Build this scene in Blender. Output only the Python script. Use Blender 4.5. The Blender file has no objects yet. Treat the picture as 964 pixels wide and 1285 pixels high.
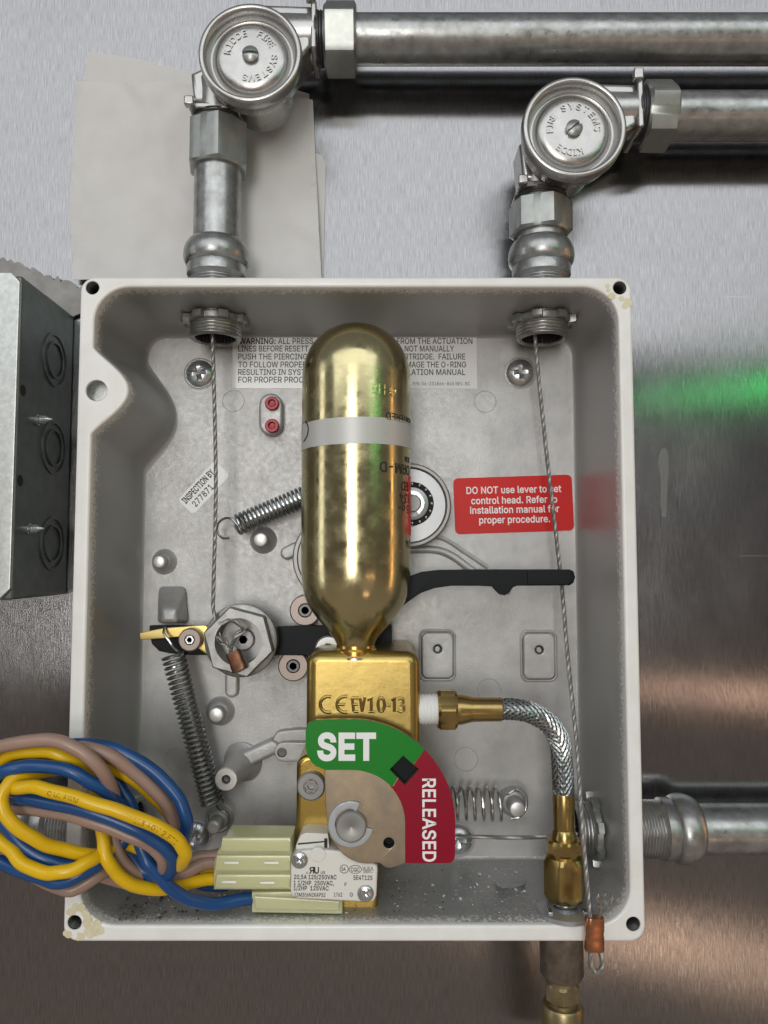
import bpy, bmesh, math, random
from mathutils import Vector, Matrix, noise
random.seed(7)
R = math.radians
PI = math.pi
SC = bpy.context.scene
COL = SC.collection

# ------------------------------------------------------------------ camera
# millimetres everywhere below; the wall is the plane y = 0, the viewer stands at negative y
CAM_H, F, TH = 300.0, 930.0, R(3.66)
cd = bpy.data.cameras.new('camera')
cam = bpy.data.objects.new('camera', cd)
COL.objects.link(cam)
cam.location = (0, -CAM_H * .001, 0)
cam.rotation_euler = (PI / 2 + TH, 0, 0)
cd.sensor_fit = 'VERTICAL'
cd.sensor_height = 36.0
cd.lens = 36.0 * F / 1285.0
cd.clip_start = .01
cd.clip_end = 50
SC.camera = cam

# ------------------------------------------------------------------ world: a dim room, pale ceiling, brown floor
w = bpy.data.worlds.new('World')
SC.world = w
w.use_nodes = True
nt = w.node_tree
bg = nt.nodes['Background']
tc = nt.nodes.new('ShaderNodeTexCoord')
sx = nt.nodes.new('ShaderNodeSeparateXYZ')
mr = nt.nodes.new('ShaderNodeMapRange')
cr = nt.nodes.new('ShaderNodeValToRGB')
nt.links.new(tc.outputs['Generated'], sx.inputs[0])
nt.links.new(sx.outputs['Z'], mr.inputs['Value'])
mr.inputs['From Min'].default_value = -1
mr.inputs['From Max'].default_value = 1
nt.links.new(mr.outputs[0], cr.inputs[0])
e = cr.color_ramp.elements
e[0].position = 0.0; e[0].color = (.35, .30, .25, 1)
e[1].position = 1.0; e[1].color = (.22, .23, .24, 1)
for p, c in ((.34, (.29, .24, .205, 1)), (.47, (.125, .104, .092, 1)), (.56, (.15, .145, .14, 1)), (.66, (.20, .205, .215, 1))):
    q = e.new(p); q.color = c
nt.links.new(cr.outputs[0], bg.inputs['Color'])
bg.inputs['Strength'].default_value = .62

# ------------------------------------------------------------------ lamps of the room, and an added front fill
def area(name, loc, target, sx_, sy_, power, col):
    l = bpy.data.lights.new(name, 'AREA')
    l.shape = 'RECTANGLE'; l.size = sx_; l.size_y = sy_; l.energy = power; l.color = col
    o = bpy.data.objects.new(name, l); COL.objects.link(o)
    o.location = loc
    d = Vector(target) - Vector(loc)
    o.rotation_euler = d.to_track_quat('-Z', 'Y').to_euler()
    return o
area('ceiling_lamp', (-.05, -1.55, 1.02), (0, 0, 0), 3.2, 1.0, 12.8, (.95, .98, 1.0))
area('front_fill', (-.22, -1.9, .12), (0, 0, 0), .5, .85, 8.8, (1.0, .975, .93))  # added fill for the back panel, kept where the box hides its mirror image
area('side_lamp', (-1.7, -.55, .15), (0, 0, 0), .35, 1.2, 1.8, (.97, .98, 1.0))
area('green_lamp', (1.5, -1.75, .535), (0, 0, 0), .9, .04, .62, (.05, 1.0, .18))
area('warm_lamp', (1.3, -.22, .0), (0, 0, 0), .10, .8, .7, (1.0, .55, .22))
area('warm_strip', (1.2, -2.0, -.42), (0, 0, 0), .8, .03, .36, (1.0, .62, .42))
area('warm_strip', (.78, -1.7, -1.0), (0, 0, 0), .35, .12, .4, (1.0, .66, .45))
SC.view_settings.view_transform = 'Standard'
SC.view_settings.look = 'None'
SC.view_settings.exposure = .32
SC.view_settings.gamma = 1

# ------------------------------------------------------------------ helpers: picture point + height off the wall -> place
_CP = Vector((0, -CAM_H, 0))
_FW, _UP, _RT = Vector((0, math.cos(TH), math.sin(TH))), Vector((0, -math.sin(TH), math.cos(TH))), Vector((1, 0, 0))
WALL = 7.0   # the steel surface lies 7 mm in front of y = 0
TOC = Vector((0, -1, 0))
UPZ = Vector((0, 0, 1))
XR = Vector((1, 0, 0))
def ray(px, py):
    return _FW + _RT * ((px - 482) / F) + _UP * ((642.5 - py) / F)
def at(px, py, h):
    d = ray(px, py)
    return _CP + d * ((CAM_H - h) / d.y)
def atx(px, py, X):
    d = ray(px, py)
    return _CP + d * (X / d.x)
def atz(px, py, Z):
    d = ray(px, py)
    return _CP + d * (Z / d.z)
def mm(px, h, py=640):
    return px * (CAM_H - h) / F / ray(482, py).y
def xz(v):
    return (v.x, v.z)
def O2(pts, h):
    return [xz(at(a, b, h)) for a, b in pts]
def cat(pts, n=8, closed=False):
    """Catmull-Rom through Vectors or tuples"""
    P = [Vector(p) for p in pts]
    out = []
    N = len(P)
    rng = range(N if closed else N - 1)
    for i in rng:
        if closed:
            a, b, c, d = P[i - 1], P[i], P[(i + 1) % N], P[(i + 2) % N]
        else:
            b, c = P[i], P[i + 1]
            a = P[i - 1] if i else b * 2 - c
            d = P[i + 2] if i + 2 < N else c * 2 - b
        for k in range(n):
            t = k / n
            out.append(.5 * ((2 * b) + (c - a) * t + (2 * a - 5 * b + 4 * c - d) * t * t + (3 * b - a - 3 * c + d) * t ** 3))
    if not closed:
        out.append(P[-1])
    return out
def frame(a):
    a = a.normalized()
    u = a.cross(UPZ) if abs(a.z) < .9 else Vector((1, 0, 0))
    u = (u - a * u.dot(a)).normalized()
    return a, u, a.cross(u)
def path_frames(P):
    T = []
    for i in range(len(P)):
        t = P[min(i + 1, len(P) - 1)] - P[max(i - 1, 0)]
        T.append(t.normalized() if t.length > 1e-9 else (T[-1] if T else Vector((0, 0, 1))))
    _, u, v = frame(T[0])
    out = []
    for t in T:
        u = (u - t * u.dot(t)).normalized()
        out.append((t, u, t.cross(u)))
    return out

class G:
    def __init__(s):
        s.v, s.f = [], []
    def add(s, vs, fs):
        n = len(s.v)
        s.v += [Vector(x) for x in vs]
        s.f += [tuple(i + n for i in f) for f in fs]
        return s
    def join(s, g):
        return s.add(g.v, g.f)
    def loft(s, rings, cap0=True, cap1=True, wrap=False):
        n = len(rings[0]); vs, fs = [], []
        for r in rings: vs += list(r)
        m = len(rings)
        for j in range(m if wrap else m - 1):
            a, b = j * n, ((j + 1) % m) * n
            for i in range(n):
                k = (i + 1) % n
                fs.append((a + i, a + k, b + k, b + i))
        if not wrap:
            if cap0: fs.append(tuple(reversed(range(n))))
            if cap1: fs.append(tuple(range((m - 1) * n, m * n)))
        return s.add(vs, fs)
    def lathe(s, prof, o, axis, seg=32, roll=0.0, cap0=True, cap1=True):
        a, u, v = frame(axis)
        rings = []
        for r, t in prof:
            r = max(r, 1e-4)
            rings.append([o + a * t + (u * math.cos(roll + 2 * PI * i / seg) + v * math.sin(roll + 2 * PI * i / seg)) * r for i in range(seg)])
        return s.loft(rings, cap0, cap1)
    def polar(s, rf, ri, o, axis, t0, t1, n=96, ch=.0, roll=0.0):
        """ring or solid with outer radius rf(angle), inner radius ri, from t0 to t1, chamfer ch"""
        a, u, v = frame(axis)
        def ring(fn, t):
            return [o + a * t + (u * math.cos(q + roll) + v * math.sin(q + roll)) * fn(q) for q in [2 * PI * i / n for i in range(n)]]
        rs = [ring(lambda q: rf(q) - ch, t0), ring(rf, t0 + ch), ring(rf, t1 - ch), ring(lambda q: rf(q) - ch, t1)] if ch else [ring(rf, t0), ring(rf, t1)]
        if ri:
            rs = rs + [ring(lambda q: ri, t1), ring(lambda q: ri, t0)]
            return s.loft(rs, wrap=True)
        return s.loft(rs)
    def tube(s, P, r, seg=8, caps=True, closed=False, rad=None):
        P = [Vector(p) for p in P]
        fr = path_frames(P)
        rings = []
        for i, p in enumerate(P):
            t, u, v = fr[i]
            q = rad[i] if rad else r
            rings.append([p + (u * math.cos(2 * PI * k / seg) + v * math.sin(2 * PI * k / seg)) * q for k in range(seg)])
        return s.loft(rings, caps, caps, wrap=closed)
    def box(s, c, d, rot=None):
        vs = []
        for x in (-1, 1):
            for y in (-1, 1):
                for z in (-1, 1):
                    p = Vector((x * d[0] / 2, y * d[1] / 2, z * d[2] / 2))
                    if rot: p = rot @ p
                    vs.append(Vector(c) + p)
        return s.add(vs, [(0, 1, 3, 2), (4, 6, 7, 5), (0, 4, 5, 1), (2, 3, 7, 6), (0, 2, 6, 4), (1, 5, 7, 3)])
    def head(s, o, Rr, hf, n=48, m=14, axis=TOC, side=2.0):
        """screw head: height hf(x, z, r) over a disc, skirt down by side"""
        a, u, v = frame(axis)
        rings = []
        rings.append([o + (u * math.cos(2 * PI * i / n) + v * math.sin(2 * PI * i / n)) * Rr - a * side for i in range(n)])
        for j in range(m + 1):
            r = Rr * (1 - (j / m) ** 1.15) + 1e-4
            ring = []
            for i in range(n):
                q = 2 * PI * i / n
                x, y = r * math.cos(q), r * math.sin(q)
                ring.append(o + u * x + v * y + a * hf(x, y, r))
            rings.append(ring)
        return s.loft(rings, False, True)

GLYPH = {' ':(131,''),
'(':(191,'62,145 70,227 92,309 124,377 165,377 134,300 113,219 106,145 112,80 132,11 165,-67 124,-67 105,-33 90,3 78,38 69,74 64,109'),
')':(191,'26,-67 60,13 79,81 85,145 78,219 58,300 26,377 68,377 99,309 121,226 129,145 127,109 122,73 113,37 101,2 86,-33 68,-67'),
',':(131,'26,-84 47,50 96,50 59,-84'),
'-':(317,'236,171 236,131 80,131 80,171'),
'.':(131,'67,-3 58,-2 51,1 44,6 39,13 36,20 35,29 36,37 39,45 44,51 51,57 58,60 67,61 75,60 83,57 89,51 95,45 98,37 99,29 98,20 95,13 89,6 83,1 75,-2'),
'/':(174,'164,373 50,-54 10,-54 125,373'),
'0':(317,'159,-5 134,-2 111,5 91,17 74,33 59,54 48,79 40,108 35,141 33,178 35,214 40,247 48,276 60,302 74,322 91,339 111,351 134,358 159,361 184,358 206,351 226,339 243,322 258,302 269,276 277,247 282,214 284,178 282,141 277,108 269,79 258,54 243,33 226,17 206,5 184,-2|159,35 175,37 190,42 203,52 214,65 224,81 231,101 236,123 240,149 241,178 240,207 236,233 231,255 224,275 214,292 203,305 190,314 175,320 159,322 142,320 127,314 114,305 103,292 94,275 86,255 81,233 78,207 76,178 78,149 81,123 86,101 94,81 103,65 114,52 127,42 142,37'),
'1':(317,'54,0 54,38 274,38 274,0|193,356 193,0 149,0 149,314 147,314 60,250 60,299 139,356'),
'2':(317,'45,0 45,33 164,160 198,198 217,229 224,260 223,272 220,283 215,293 209,302 201,309 191,314 157,322 143,321 131,318 121,313 111,307 103,299 97,289 93,279 90,267 89,253 46,253 47,274 52,293 60,310 71,325 84,337 100,347 118,355 137,359 157,361 178,359 197,355 214,348 229,338 242,326 253,312 260,296 265,279 267,261 260,222 235,181 187,126 107,42 107,40 272,40 272,0'),
'3':(317,'152,-5 131,-3 112,0 93,7 76,16 61,27 49,40 40,56 33,73 31,92 76,92 79,81 83,70 89,61 96,53 105,47 116,41 153,35 193,43 203,48 213,56 220,65 226,76 229,88 230,101 229,114 226,126 221,137 214,147 204,156 192,163 178,169 161,172 141,173 110,173 110,209 201,314 201,316 49,316 49,356 261,356 261,322 148,195 148,202 173,203 196,200 216,193 233,183 248,171 260,156 268,139 273,121 275,101 273,81 268,63 259,46 247,31 233,19 216,9 197,1 176,-3'),
'4':(317,'28,74 28,111 173,356 217,356 76,116 76,114 289,114 289,74|197,0 197,85 197,102 197,222 240,222 240,0'),
'5':(317,'155,-5 134,-3 115,1 98,8 82,17 69,29 58,42 50,57 44,74 42,91 86,91 87,81 91,71 97,62 121,42 155,35 169,36 182,39 193,45 204,53 213,62 220,73 225,85 228,99 229,114 228,128 225,142 220,155 212,166 203,176 192,183 180,189 167,193 152,194 117,188 90,172 47,177 67,356 256,356 256,316 105,316 94,211 95,211 124,227 161,233 176,233 191,230 206,225 219,218 231,210 241,200 251,188 259,176 265,162 270,147 273,131 274,114 272,92 267,72 258,53 247,36 233,22 216,11 197,2 177,-3'),
'6':(317,'158,-5 137,-3 118,2 100,10 84,22 70,36 59,52 51,71 46,91 44,113 46,131 49,149 56,167 96,238 177,356 225,356 106,183 102,183 116,201 137,215 164,220 185,218 204,214 221,206 236,196 249,183 259,168 266,150 271,131 272,110 271,89 266,69 257,51 246,35 233,21 217,10 199,2 180,-3|158,34 172,35 184,38 195,44 205,51 213,60 220,71 225,83 228,96 229,110 228,124 225,137 220,149 213,160 205,169 195,176 184,181 172,185 158,186 145,185 133,181 122,176 112,169 103,160 97,150 92,138 88,125 87,111 88,96 92,83 97,71 103,60 112,51 122,44 133,38 145,35'),
'7':(317,'68,0 226,314 226,316 43,316 43,356 273,356 273,314 115,0'),
'8':(317,'158,-5 135,-3 114,1 95,8 78,18 64,29 52,43 43,59 38,76 36,95 37,109 40,123 46,137 52,149 61,159 71,169 82,176 94,182 107,185 107,187 90,193 77,202 65,215 56,231 51,248 49,266 51,284 55,300 63,315 74,328 87,339 102,349 119,355 138,360 158,361 179,360 197,355 214,349 229,339 242,328 253,315 261,300 266,284 267,266 265,248 260,231 252,216 240,203 226,193 210,187 210,185 223,182 235,176 246,169 256,159 264,149 271,137 276,123 280,109 281,95 279,76 274,59 265,43 253,29 239,18 222,8 203,1 181,-3|158,34 174,35 187,38 199,42 210,48 219,55 226,64 231,74 235,85 236,97 235,110 231,121 226,132 218,141 209,149 198,156 186,161 173,164 158,165 144,164 131,161 118,156 108,149 98,141 91,132 85,121 82,110 81,97 82,85 85,74 90,64 97,55 106,48 117,42 129,38 143,35|158,203 192,210 201,216 209,223 215,231 220,241 223,251 223,263 223,274 220,285 215,294 209,302 202,309 193,315 158,322 124,315 115,309 107,302 101,294 97,285 94,274 93,263 94,251 97,241 101,231 107,223 115,216 124,210'),
'9':(317,'158,361 180,359 199,354 217,346 233,334 246,321 258,304 266,285 271,265 272,243 271,225 267,207 261,189 221,118 140,0 91,0 211,173 215,173 201,155 180,141 152,136 132,138 113,142 96,150 81,160 68,173 58,188 51,206 46,225 44,246 46,268 51,287 59,305 70,321 84,335 100,346 118,354 137,359|158,322 145,321 133,318 122,312 112,305 104,296 97,285 92,273 89,260 88,246 89,232 92,219 97,207 104,196 112,187 122,180 133,175 145,171 158,170 172,171 184,175 195,180 205,187 213,196 220,206 225,218 228,231 229,245 228,260 225,273 220,285 213,296 205,305 195,312 184,318 172,321'),
':':(131,'67,-3 58,-2 51,1 44,6 39,13 36,20 35,29 36,37 39,45 44,51 51,57 58,60 67,61 75,60 83,57 89,51 95,45 98,37 99,29 98,20 95,13 89,6 83,1 75,-2|67,190 58,191 51,194 44,199 39,205 36,213 35,221 36,230 39,237 44,244 51,249 58,252 67,253 75,252 83,249 89,244 95,237 98,230 99,221 98,213 95,205 89,199 83,194 75,191'),
'A':(336,'11,0 141,356 193,356 324,0 277,0 201,212 185,260 163,335 172,335 149,260 133,212 60,0|77,99 77,139 259,139 259,99'),
'B':(319,'42,0 42,356 169,356 192,355 212,350 230,343 245,334 257,323 267,309 273,295 277,279 279,262 278,247 275,235 271,224 249,200 220,187 220,184 232,182 243,178 254,172 265,164 274,154 282,142 288,128 291,113 293,95 291,78 287,62 280,47 270,33 257,22 241,13 222,6 199,1 173,0|87,40 171,40 196,42 216,47 231,56 241,67 247,81 249,96 248,107 245,118 240,129 233,138 224,146 214,153 202,158 189,161 174,162 87,162|87,200 167,200 202,207 211,213 219,220 226,228 231,238 234,249 235,260 233,275 228,289 219,300 206,309 189,314 168,316 87,316'),
'C':(357,'187,-5 158,-2 130,5 105,17 83,34 64,55 49,81 37,110 30,142 28,178 30,214 37,246 49,275 64,300 83,322 105,339 130,351 158,358 187,361 238,353 254,347 268,339 281,330 294,319 304,307 313,293 321,278 327,261 331,244 286,244 273,276 250,300 221,314 187,319 166,317 147,312 128,303 112,290 99,274 87,255 79,232 74,207 72,178 74,149 79,124 88,101 99,82 113,66 129,53 147,44 166,39 187,37 221,42 250,56 273,80 286,112 331,112 327,95 321,78 314,63 304,50 294,37 282,27 268,17 254,9 238,3 222,-1 205,-4'),
'D':(351,'153,0 67,0 67,40 150,40 178,42 202,47 222,57 240,69 254,85 265,104 273,126 278,151 279,179 278,206 273,230 265,252 255,271 241,287 224,300 204,309 181,314 155,316 65,316 65,356 158,356 191,354 220,347 247,335 269,319 288,298 303,274 314,246 321,214 323,179 321,143 314,111 303,83 288,58 269,38 245,22 218,10 188,2|87,356 87,0 42,0 42,356'),
'E':(293,'42,0 42,356 261,356 261,316 87,316 87,200 249,200 249,160 87,160 87,40 263,40 263,0'),
'F':(287,'42,0 42,356 258,356 258,316 87,316 87,195 242,195 242,155 87,155 87,0'),
'G':(364,'188,-5 158,-2 130,5 105,18 82,35 64,56 48,81 37,110 30,142 28,178 30,214 37,246 48,275 64,300 82,322 104,339 129,351 156,358 185,361 204,360 221,357 238,353 254,346 269,338 282,328 294,317 305,305 314,291 322,277 328,261 332,244 286,244 271,275 249,299 221,314 186,319 165,317 146,312 128,303 112,290 99,274 87,255 79,232 74,207 72,178 74,149 79,124 88,101 99,82 113,66 129,54 147,44 167,39 188,37 207,38 225,43 241,50 256,60 268,72 277,86 285,103 289,121 290,142 304,139 198,139 198,179 335,179 335,140 332,112 326,87 316,64 301,44 284,27 264,13 241,3 215,-3'),
'H':(362,'42,0 42,356 87,356 87,202 275,202 275,356 320,356 320,0 275,0 275,162 87,162 87,0'),
'I':(210,'22,0 22,40 83,40 83,316 22,316 22,356 189,356 189,316 128,316 128,40 189,40 189,0'),
'J':(277,'130,-5 100,-2 75,8 53,23 36,44 26,70 23,102 23,121 68,121 68,102 70,82 76,65 85,52 97,42 112,37 130,35 147,37 161,42 174,52 183,65 188,82 190,102 190,356 235,356 235,102 232,70 222,44 206,23 184,8 159,-2'),
'K':(326,'73,102 73,151 97,183 122,212 148,241 255,356 314,356 162,193 159,193|42,0 42,356 87,356 87,234 87,157 87,135 87,0|260,0 131,181 160,217 314,0'),
'L':(275,'42,0 42,356 87,356 87,40 253,40 253,0'),
'M':(440,'42,0 42,356 106,356 194,131 201,111 209,86 218,59 225,34 215,34 222,58 231,85 239,111 247,131 333,356 397,356 397,0 353,0 353,204 353,229 354,258 354,289 355,320 359,320 348,287 337,254 327,225 319,204 239,0 200,0 119,204 111,225 101,253 90,285 78,320 83,320 84,291 85,260 85,230 85,204 85,0'),
'N':(366,'42,0 42,356 95,356 240,128 254,106 271,75 290,38 283,38 280,76 279,110 279,136 279,356 324,356 324,0 271,0 141,203 124,231 104,267 75,316 83,318 86,269 87,230 87,204 87,0'),
'O':(373,'187,-5 157,-2 130,5 105,17 83,34 64,55 49,81 37,110 30,142 28,178 30,214 37,246 49,275 64,300 83,322 105,339 130,351 157,358 187,361 216,358 244,351 269,339 291,322 309,300 325,275 336,246 343,214 345,178 343,142 336,110 325,81 309,55 291,34 269,17 244,5 216,-2|187,37 207,39 227,44 245,53 261,66 274,82 286,101 294,123 299,149 301,178 299,207 294,233 286,255 274,275 261,290 245,303 227,312 207,317 187,319 166,317 147,312 129,303 113,290 99,274 88,255 79,232 74,207 72,178 74,149 79,123 88,101 99,82 113,66 129,53 147,44 166,39'),
'P':(311,'42,0 42,356 165,356 190,354 213,349 233,341 249,330 262,317 273,301 280,283 285,264 286,243 285,223 280,204 273,186 262,170 249,156 233,145 213,137 190,132 165,130 76,130 76,170 163,170 180,171 195,174 208,179 218,186 227,195 233,206 238,217 240,230 241,243 240,257 238,270 233,281 227,291 218,300 208,307 195,312 180,315 163,316 87,316 87,0'),
'Q':(373,'172,111 219,111 259,59 269,45 328,-33 281,-33 242,19 232,32|187,-5 157,-2 130,5 105,17 83,34 64,55 49,81 37,110 30,142 28,178 30,214 37,246 49,275 64,300 83,322 105,339 130,351 157,358 187,361 216,358 244,351 269,339 291,322 309,300 325,275 336,246 343,214 345,178 343,142 336,110 325,81 309,55 291,34 269,17 244,5 216,-2|187,37 207,39 227,44 245,53 261,66 274,82 286,101 294,123 299,149 301,178 299,207 294,233 286,255 274,275 261,290 245,303 227,312 207,317 187,319 166,317 147,312 129,303 113,290 99,274 88,255 79,232 74,207 72,178 74,149 79,123 88,101 99,82 113,66 129,53 147,44 166,39'),
'R':(314,'42,0 42,356 165,356 191,355 214,350 233,342 250,331 263,318 273,303 281,286 285,267 287,246 285,226 281,207 273,190 263,175 249,162 233,152 213,144 191,140 165,138 67,138 67,179 163,179 181,179 196,182 208,187 219,193 227,201 234,210 238,221 241,233 242,246 241,260 238,272 234,283 227,293 219,301 208,308 196,313 180,315 163,316 87,316 87,0|247,0 161,160 212,160 299,0'),
'S':(312,'157,-6 132,-5 109,-1 89,6 72,16 57,28 45,42 36,58 30,76 27,96 73,96 75,83 80,71 86,61 95,53 105,46 117,41 157,34 172,35 187,38 200,42 212,48 222,55 231,64 237,74 241,85 242,98 241,108 238,117 232,125 207,143 171,156 129,168 101,177 79,188 60,202 47,219 39,238 36,261 38,280 43,298 52,313 65,327 79,339 96,348 116,355 136,359 159,361 182,359 202,355 221,348 238,339 252,328 264,314 273,299 278,282 281,265 236,265 232,281 224,295 212,306 196,314 178,319 157,321 143,320 129,318 117,313 106,308 97,301 90,293 85,284 82,274 81,263 82,252 85,242 92,233 119,216 149,205 185,195 218,184 251,166 276,138 282,126 285,112 286,97 284,78 279,61 271,44 259,30 244,18 226,7 206,0 182,-5'),
'T':(314,'22,316 22,356 292,356 292,316 180,316 180,0 135,0 135,316'),
'U':(362,'181,-6 154,-4 130,2 108,11 88,23 72,38 59,56 50,76 44,98 42,121 42,356 87,356 87,125 88,108 92,93 98,79 107,67 118,56 131,48 146,41 163,37 181,36 200,37 217,41 231,48 244,56 255,67 264,79 270,93 274,108 275,125 275,356 320,356 320,121 318,98 312,76 303,56 290,38 274,23 254,11 232,2 208,-4'),
'V':(336,'143,0 11,356 59,356 135,144 151,96 174,22 164,22 187,97 203,144 276,356 324,356 195,0'),
'W':(480,'109,0 11,356 58,356 114,137 123,102 131,65 138,28 132,28 140,65 148,102 157,137 214,356 266,356 323,137 332,102 340,65 348,28 342,28 349,65 357,102 366,137 422,356 469,356 371,0 319,0 257,226 246,274 235,332 245,332 234,276 222,226 161,0'),
'X':(332,'13,0 152,199 152,165 21,356 73,356 125,280 143,253 156,230 170,204 163,204 176,230 190,253 209,280 261,356 312,356 181,167 181,201 319,0 267,0 205,91 188,116 175,137 161,162 171,162 158,138 144,116 127,91 64,0'),
'Y':(330,'142,0 142,146 11,356 64,356 135,241 156,204 175,161 157,161 176,205 196,241 267,356 319,356 188,146 188,0'),
'Z':(307,'29,0 29,33 191,270 214,301 239,333 244,318 200,317 156,316 28,316 28,356 278,356 278,323 118,90 94,56 68,23 63,38 106,40 150,40 280,40 280,0'),
'a':(272,'112,-6 96,-5 80,-2 66,3 53,11 42,20 33,31 27,44 23,59 21,76 22,90 25,102 30,113 37,121 45,129 54,135 88,147 125,154 164,159 186,164 190,168 192,172 193,178 193,180 187,208 168,225 137,232 104,226 82,211 70,192 29,204 36,219 45,232 55,242 67,251 79,258 93,263 136,269 167,266 200,252 210,245 218,235 226,224 231,211 235,195 236,176 236,0 194,0 194,36 191,36 176,17 151,1|119,32 134,33 148,36 160,41 170,48 178,56 184,65 189,75 192,86 193,97 193,133 182,127 162,123 140,120 123,118 94,111 72,98 68,91 65,83 64,73 71,51 91,37'),
'b':(297,'161,-6 145,-5 132,-2 121,3 96,22 83,41 78,41 78,0 37,0 37,356 80,356 80,223 83,223 96,242 120,261 131,265 145,268 160,269 182,267 201,262 219,252 235,240 248,224 259,205 267,183 272,159 273,132 272,105 267,81 259,59 248,40 235,24 219,11 201,2 182,-4|154,33 170,34 184,39 196,46 206,56 214,68 221,82 226,97 229,114 230,133 229,151 226,167 221,183 215,197 206,208 196,218 184,225 170,229 154,231 139,229 125,225 113,218 103,209 94,198 87,184 83,169 80,151 79,133 80,114 83,96 88,81 94,67 103,55 113,45 125,38 139,34'),
'c':(277,'145,-6 122,-4 101,2 82,11 65,24 51,40 39,60 31,81 26,105 24,131 26,158 31,182 39,204 51,223 65,239 82,252 101,261 122,267 145,269 182,264 214,249 238,225 253,194 212,183 203,202 189,217 169,227 145,231 129,229 114,225 102,217 91,207 83,195 76,181 71,165 68,149 67,131 68,114 71,98 76,82 83,68 91,56 102,46 114,39 129,34 145,33 170,36 190,46 204,62 213,82 254,72 239,39 214,15 182,0'),
'd':(297,'137,-6 115,-4 96,2 78,11 62,24 49,40 38,59 30,81 25,105 24,132 26,159 30,183 38,205 49,224 63,240 78,252 96,262 116,267 137,269 152,268 166,265 177,261 201,242 214,223 217,223 217,356 260,356 260,0 219,0 219,41 215,41 201,22 177,3 165,-2 152,-5|143,33 158,34 172,38 184,45 194,55 203,67 210,81 214,96 217,114 218,133 217,151 214,169 210,184 203,198 195,209 184,218 172,225 159,229 143,231 127,229 113,225 101,218 91,208 82,197 76,183 71,167 68,151 67,133 68,114 71,97 76,82 83,68 91,56 102,46 114,39 128,34'),
'e':(282,'148,-6 124,-4 102,2 82,11 65,24 50,40 39,59 31,81 26,105 24,131 26,157 30,181 39,203 50,222 64,238 81,252 100,261 121,267 144,269 186,262 199,256 212,248 223,239 234,227 243,213 250,197 255,179 259,159 260,136 260,119 67,119 68,106 72,89 77,74 85,62 94,51 106,43 119,37 133,33 149,32 178,37 200,51 214,74 255,64 251,50 244,38 235,27 224,18 212,10 198,3 183,-2 166,-5|216,155 216,158 213,174 208,188 202,200 194,211 184,220 172,226 159,230 144,231 128,230 115,226 102,219 92,211 83,201 76,189 71,176 68,162 67,155'),
'f':(177,'160,266 160,229 5,229 5,266|56,0 56,302 58,316 61,329 67,340 75,349 84,357 95,363 131,371 156,369 170,365 159,328 150,330 136,332 124,331 115,327 108,322 103,314 100,305 99,293 99,0'),
'g':(297,'145,-105 126,-105 109,-102 94,-98 58,-77 35,-49 71,-28 85,-46 108,-62 145,-68 165,-66 183,-61 198,-53 209,-40 216,-24 218,-4 218,48 214,48 201,29 177,11 165,7 152,4 136,3 116,5 97,10 79,19 63,30 50,45 39,63 30,84 26,107 24,134 26,160 30,184 38,205 49,224 63,240 79,252 96,262 116,267 137,269 153,268 166,265 177,261 202,242 215,223 219,223 219,266 261,266 261,-6 259,-28 254,-47 245,-63 234,-76 220,-87 203,-95 185,-101 166,-104|143,41 159,43 172,46 184,53 195,61 203,72 210,85 215,100 218,116 219,135 218,153 215,170 210,185 203,198 195,209 185,219 173,225 159,229 143,231 128,229 114,225 102,218 91,209 83,197 76,184 71,169 68,152 67,135 68,117 71,101 76,86 83,73 91,62 102,53 114,47 128,43'),
'h':(287,'80,159 80,0 37,0 37,356 80,356 80,201 72,201 81,223 93,241 106,253 122,262 140,267 159,269 176,268 192,264 207,258 219,249 230,238 239,225 245,208 249,190 250,168 250,0 207,0 207,165 205,184 200,200 191,213 179,223 164,228 147,230 135,229 123,227 113,222 103,216 95,208 88,198 84,186 81,173'),
'i':(116,'37,0 37,266 80,266 80,0|59,310 51,311 44,314 38,318 33,324 30,331 29,338 30,346 33,352 38,358 44,363 51,366 59,367 66,366 73,363 80,358 85,352 87,346 88,338 87,331 85,324 80,318 73,314 66,311'),
'j':(116,'37,266 80,266 80,-21 79,-37 76,-51 71,-63 64,-74 56,-83 45,-90 33,-96 19,-99 3,-100 -7,-100 -7,-61 1,-61 13,-60 22,-56 28,-50 33,-42 36,-32 37,-20|58,310 51,311 44,314 37,318 33,324 30,331 29,338 30,346 33,352 37,358 44,363 51,366 58,367 66,366 73,363 79,358 84,352 87,346 88,338 87,331 84,324 79,318 73,314 66,311'),
'k':(266,'77,96 77,148 84,148 199,266 252,266 129,140 124,140|37,0 37,356 80,356 80,0|206,0 103,130 134,160 260,0'),
'l':(132,'98,-2 79,0 63,5 52,14 43,26 38,41 37,59 37,356 80,356 80,69 84,44 88,40 94,37 102,36 112,37 119,38 126,2 113,-1'),
'm':(427,'37,0 37,266 78,266 79,207 75,207 80,220 85,232 93,242 120,263 153,270 172,268 188,262 201,252 212,239 220,224 225,206 219,206 223,219 229,230 236,240 266,262 306,270 321,269 335,266 348,260 360,252 370,242 378,230 385,215 389,198 390,179 390,0 347,0 347,178 345,195 340,209 331,219 319,226 307,230 293,231 282,231 271,228 262,224 242,203 235,173 235,0 192,0 192,182 190,196 185,208 177,218 166,225 154,230 140,231 110,224 102,218 94,211 88,202 83,192 81,180 80,167 80,0'),
'n':(287,'80,159 80,0 37,0 37,266 78,266 78,201 72,201 81,223 93,241 106,253 122,262 140,267 159,269 176,268 192,264 206,258 219,249 230,238 238,225 245,208 249,190 250,168 250,0 207,0 207,165 205,184 200,200 191,213 179,223 164,228 147,230 135,229 123,227 113,222 103,216 95,208 88,198 84,186 81,173'),
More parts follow.
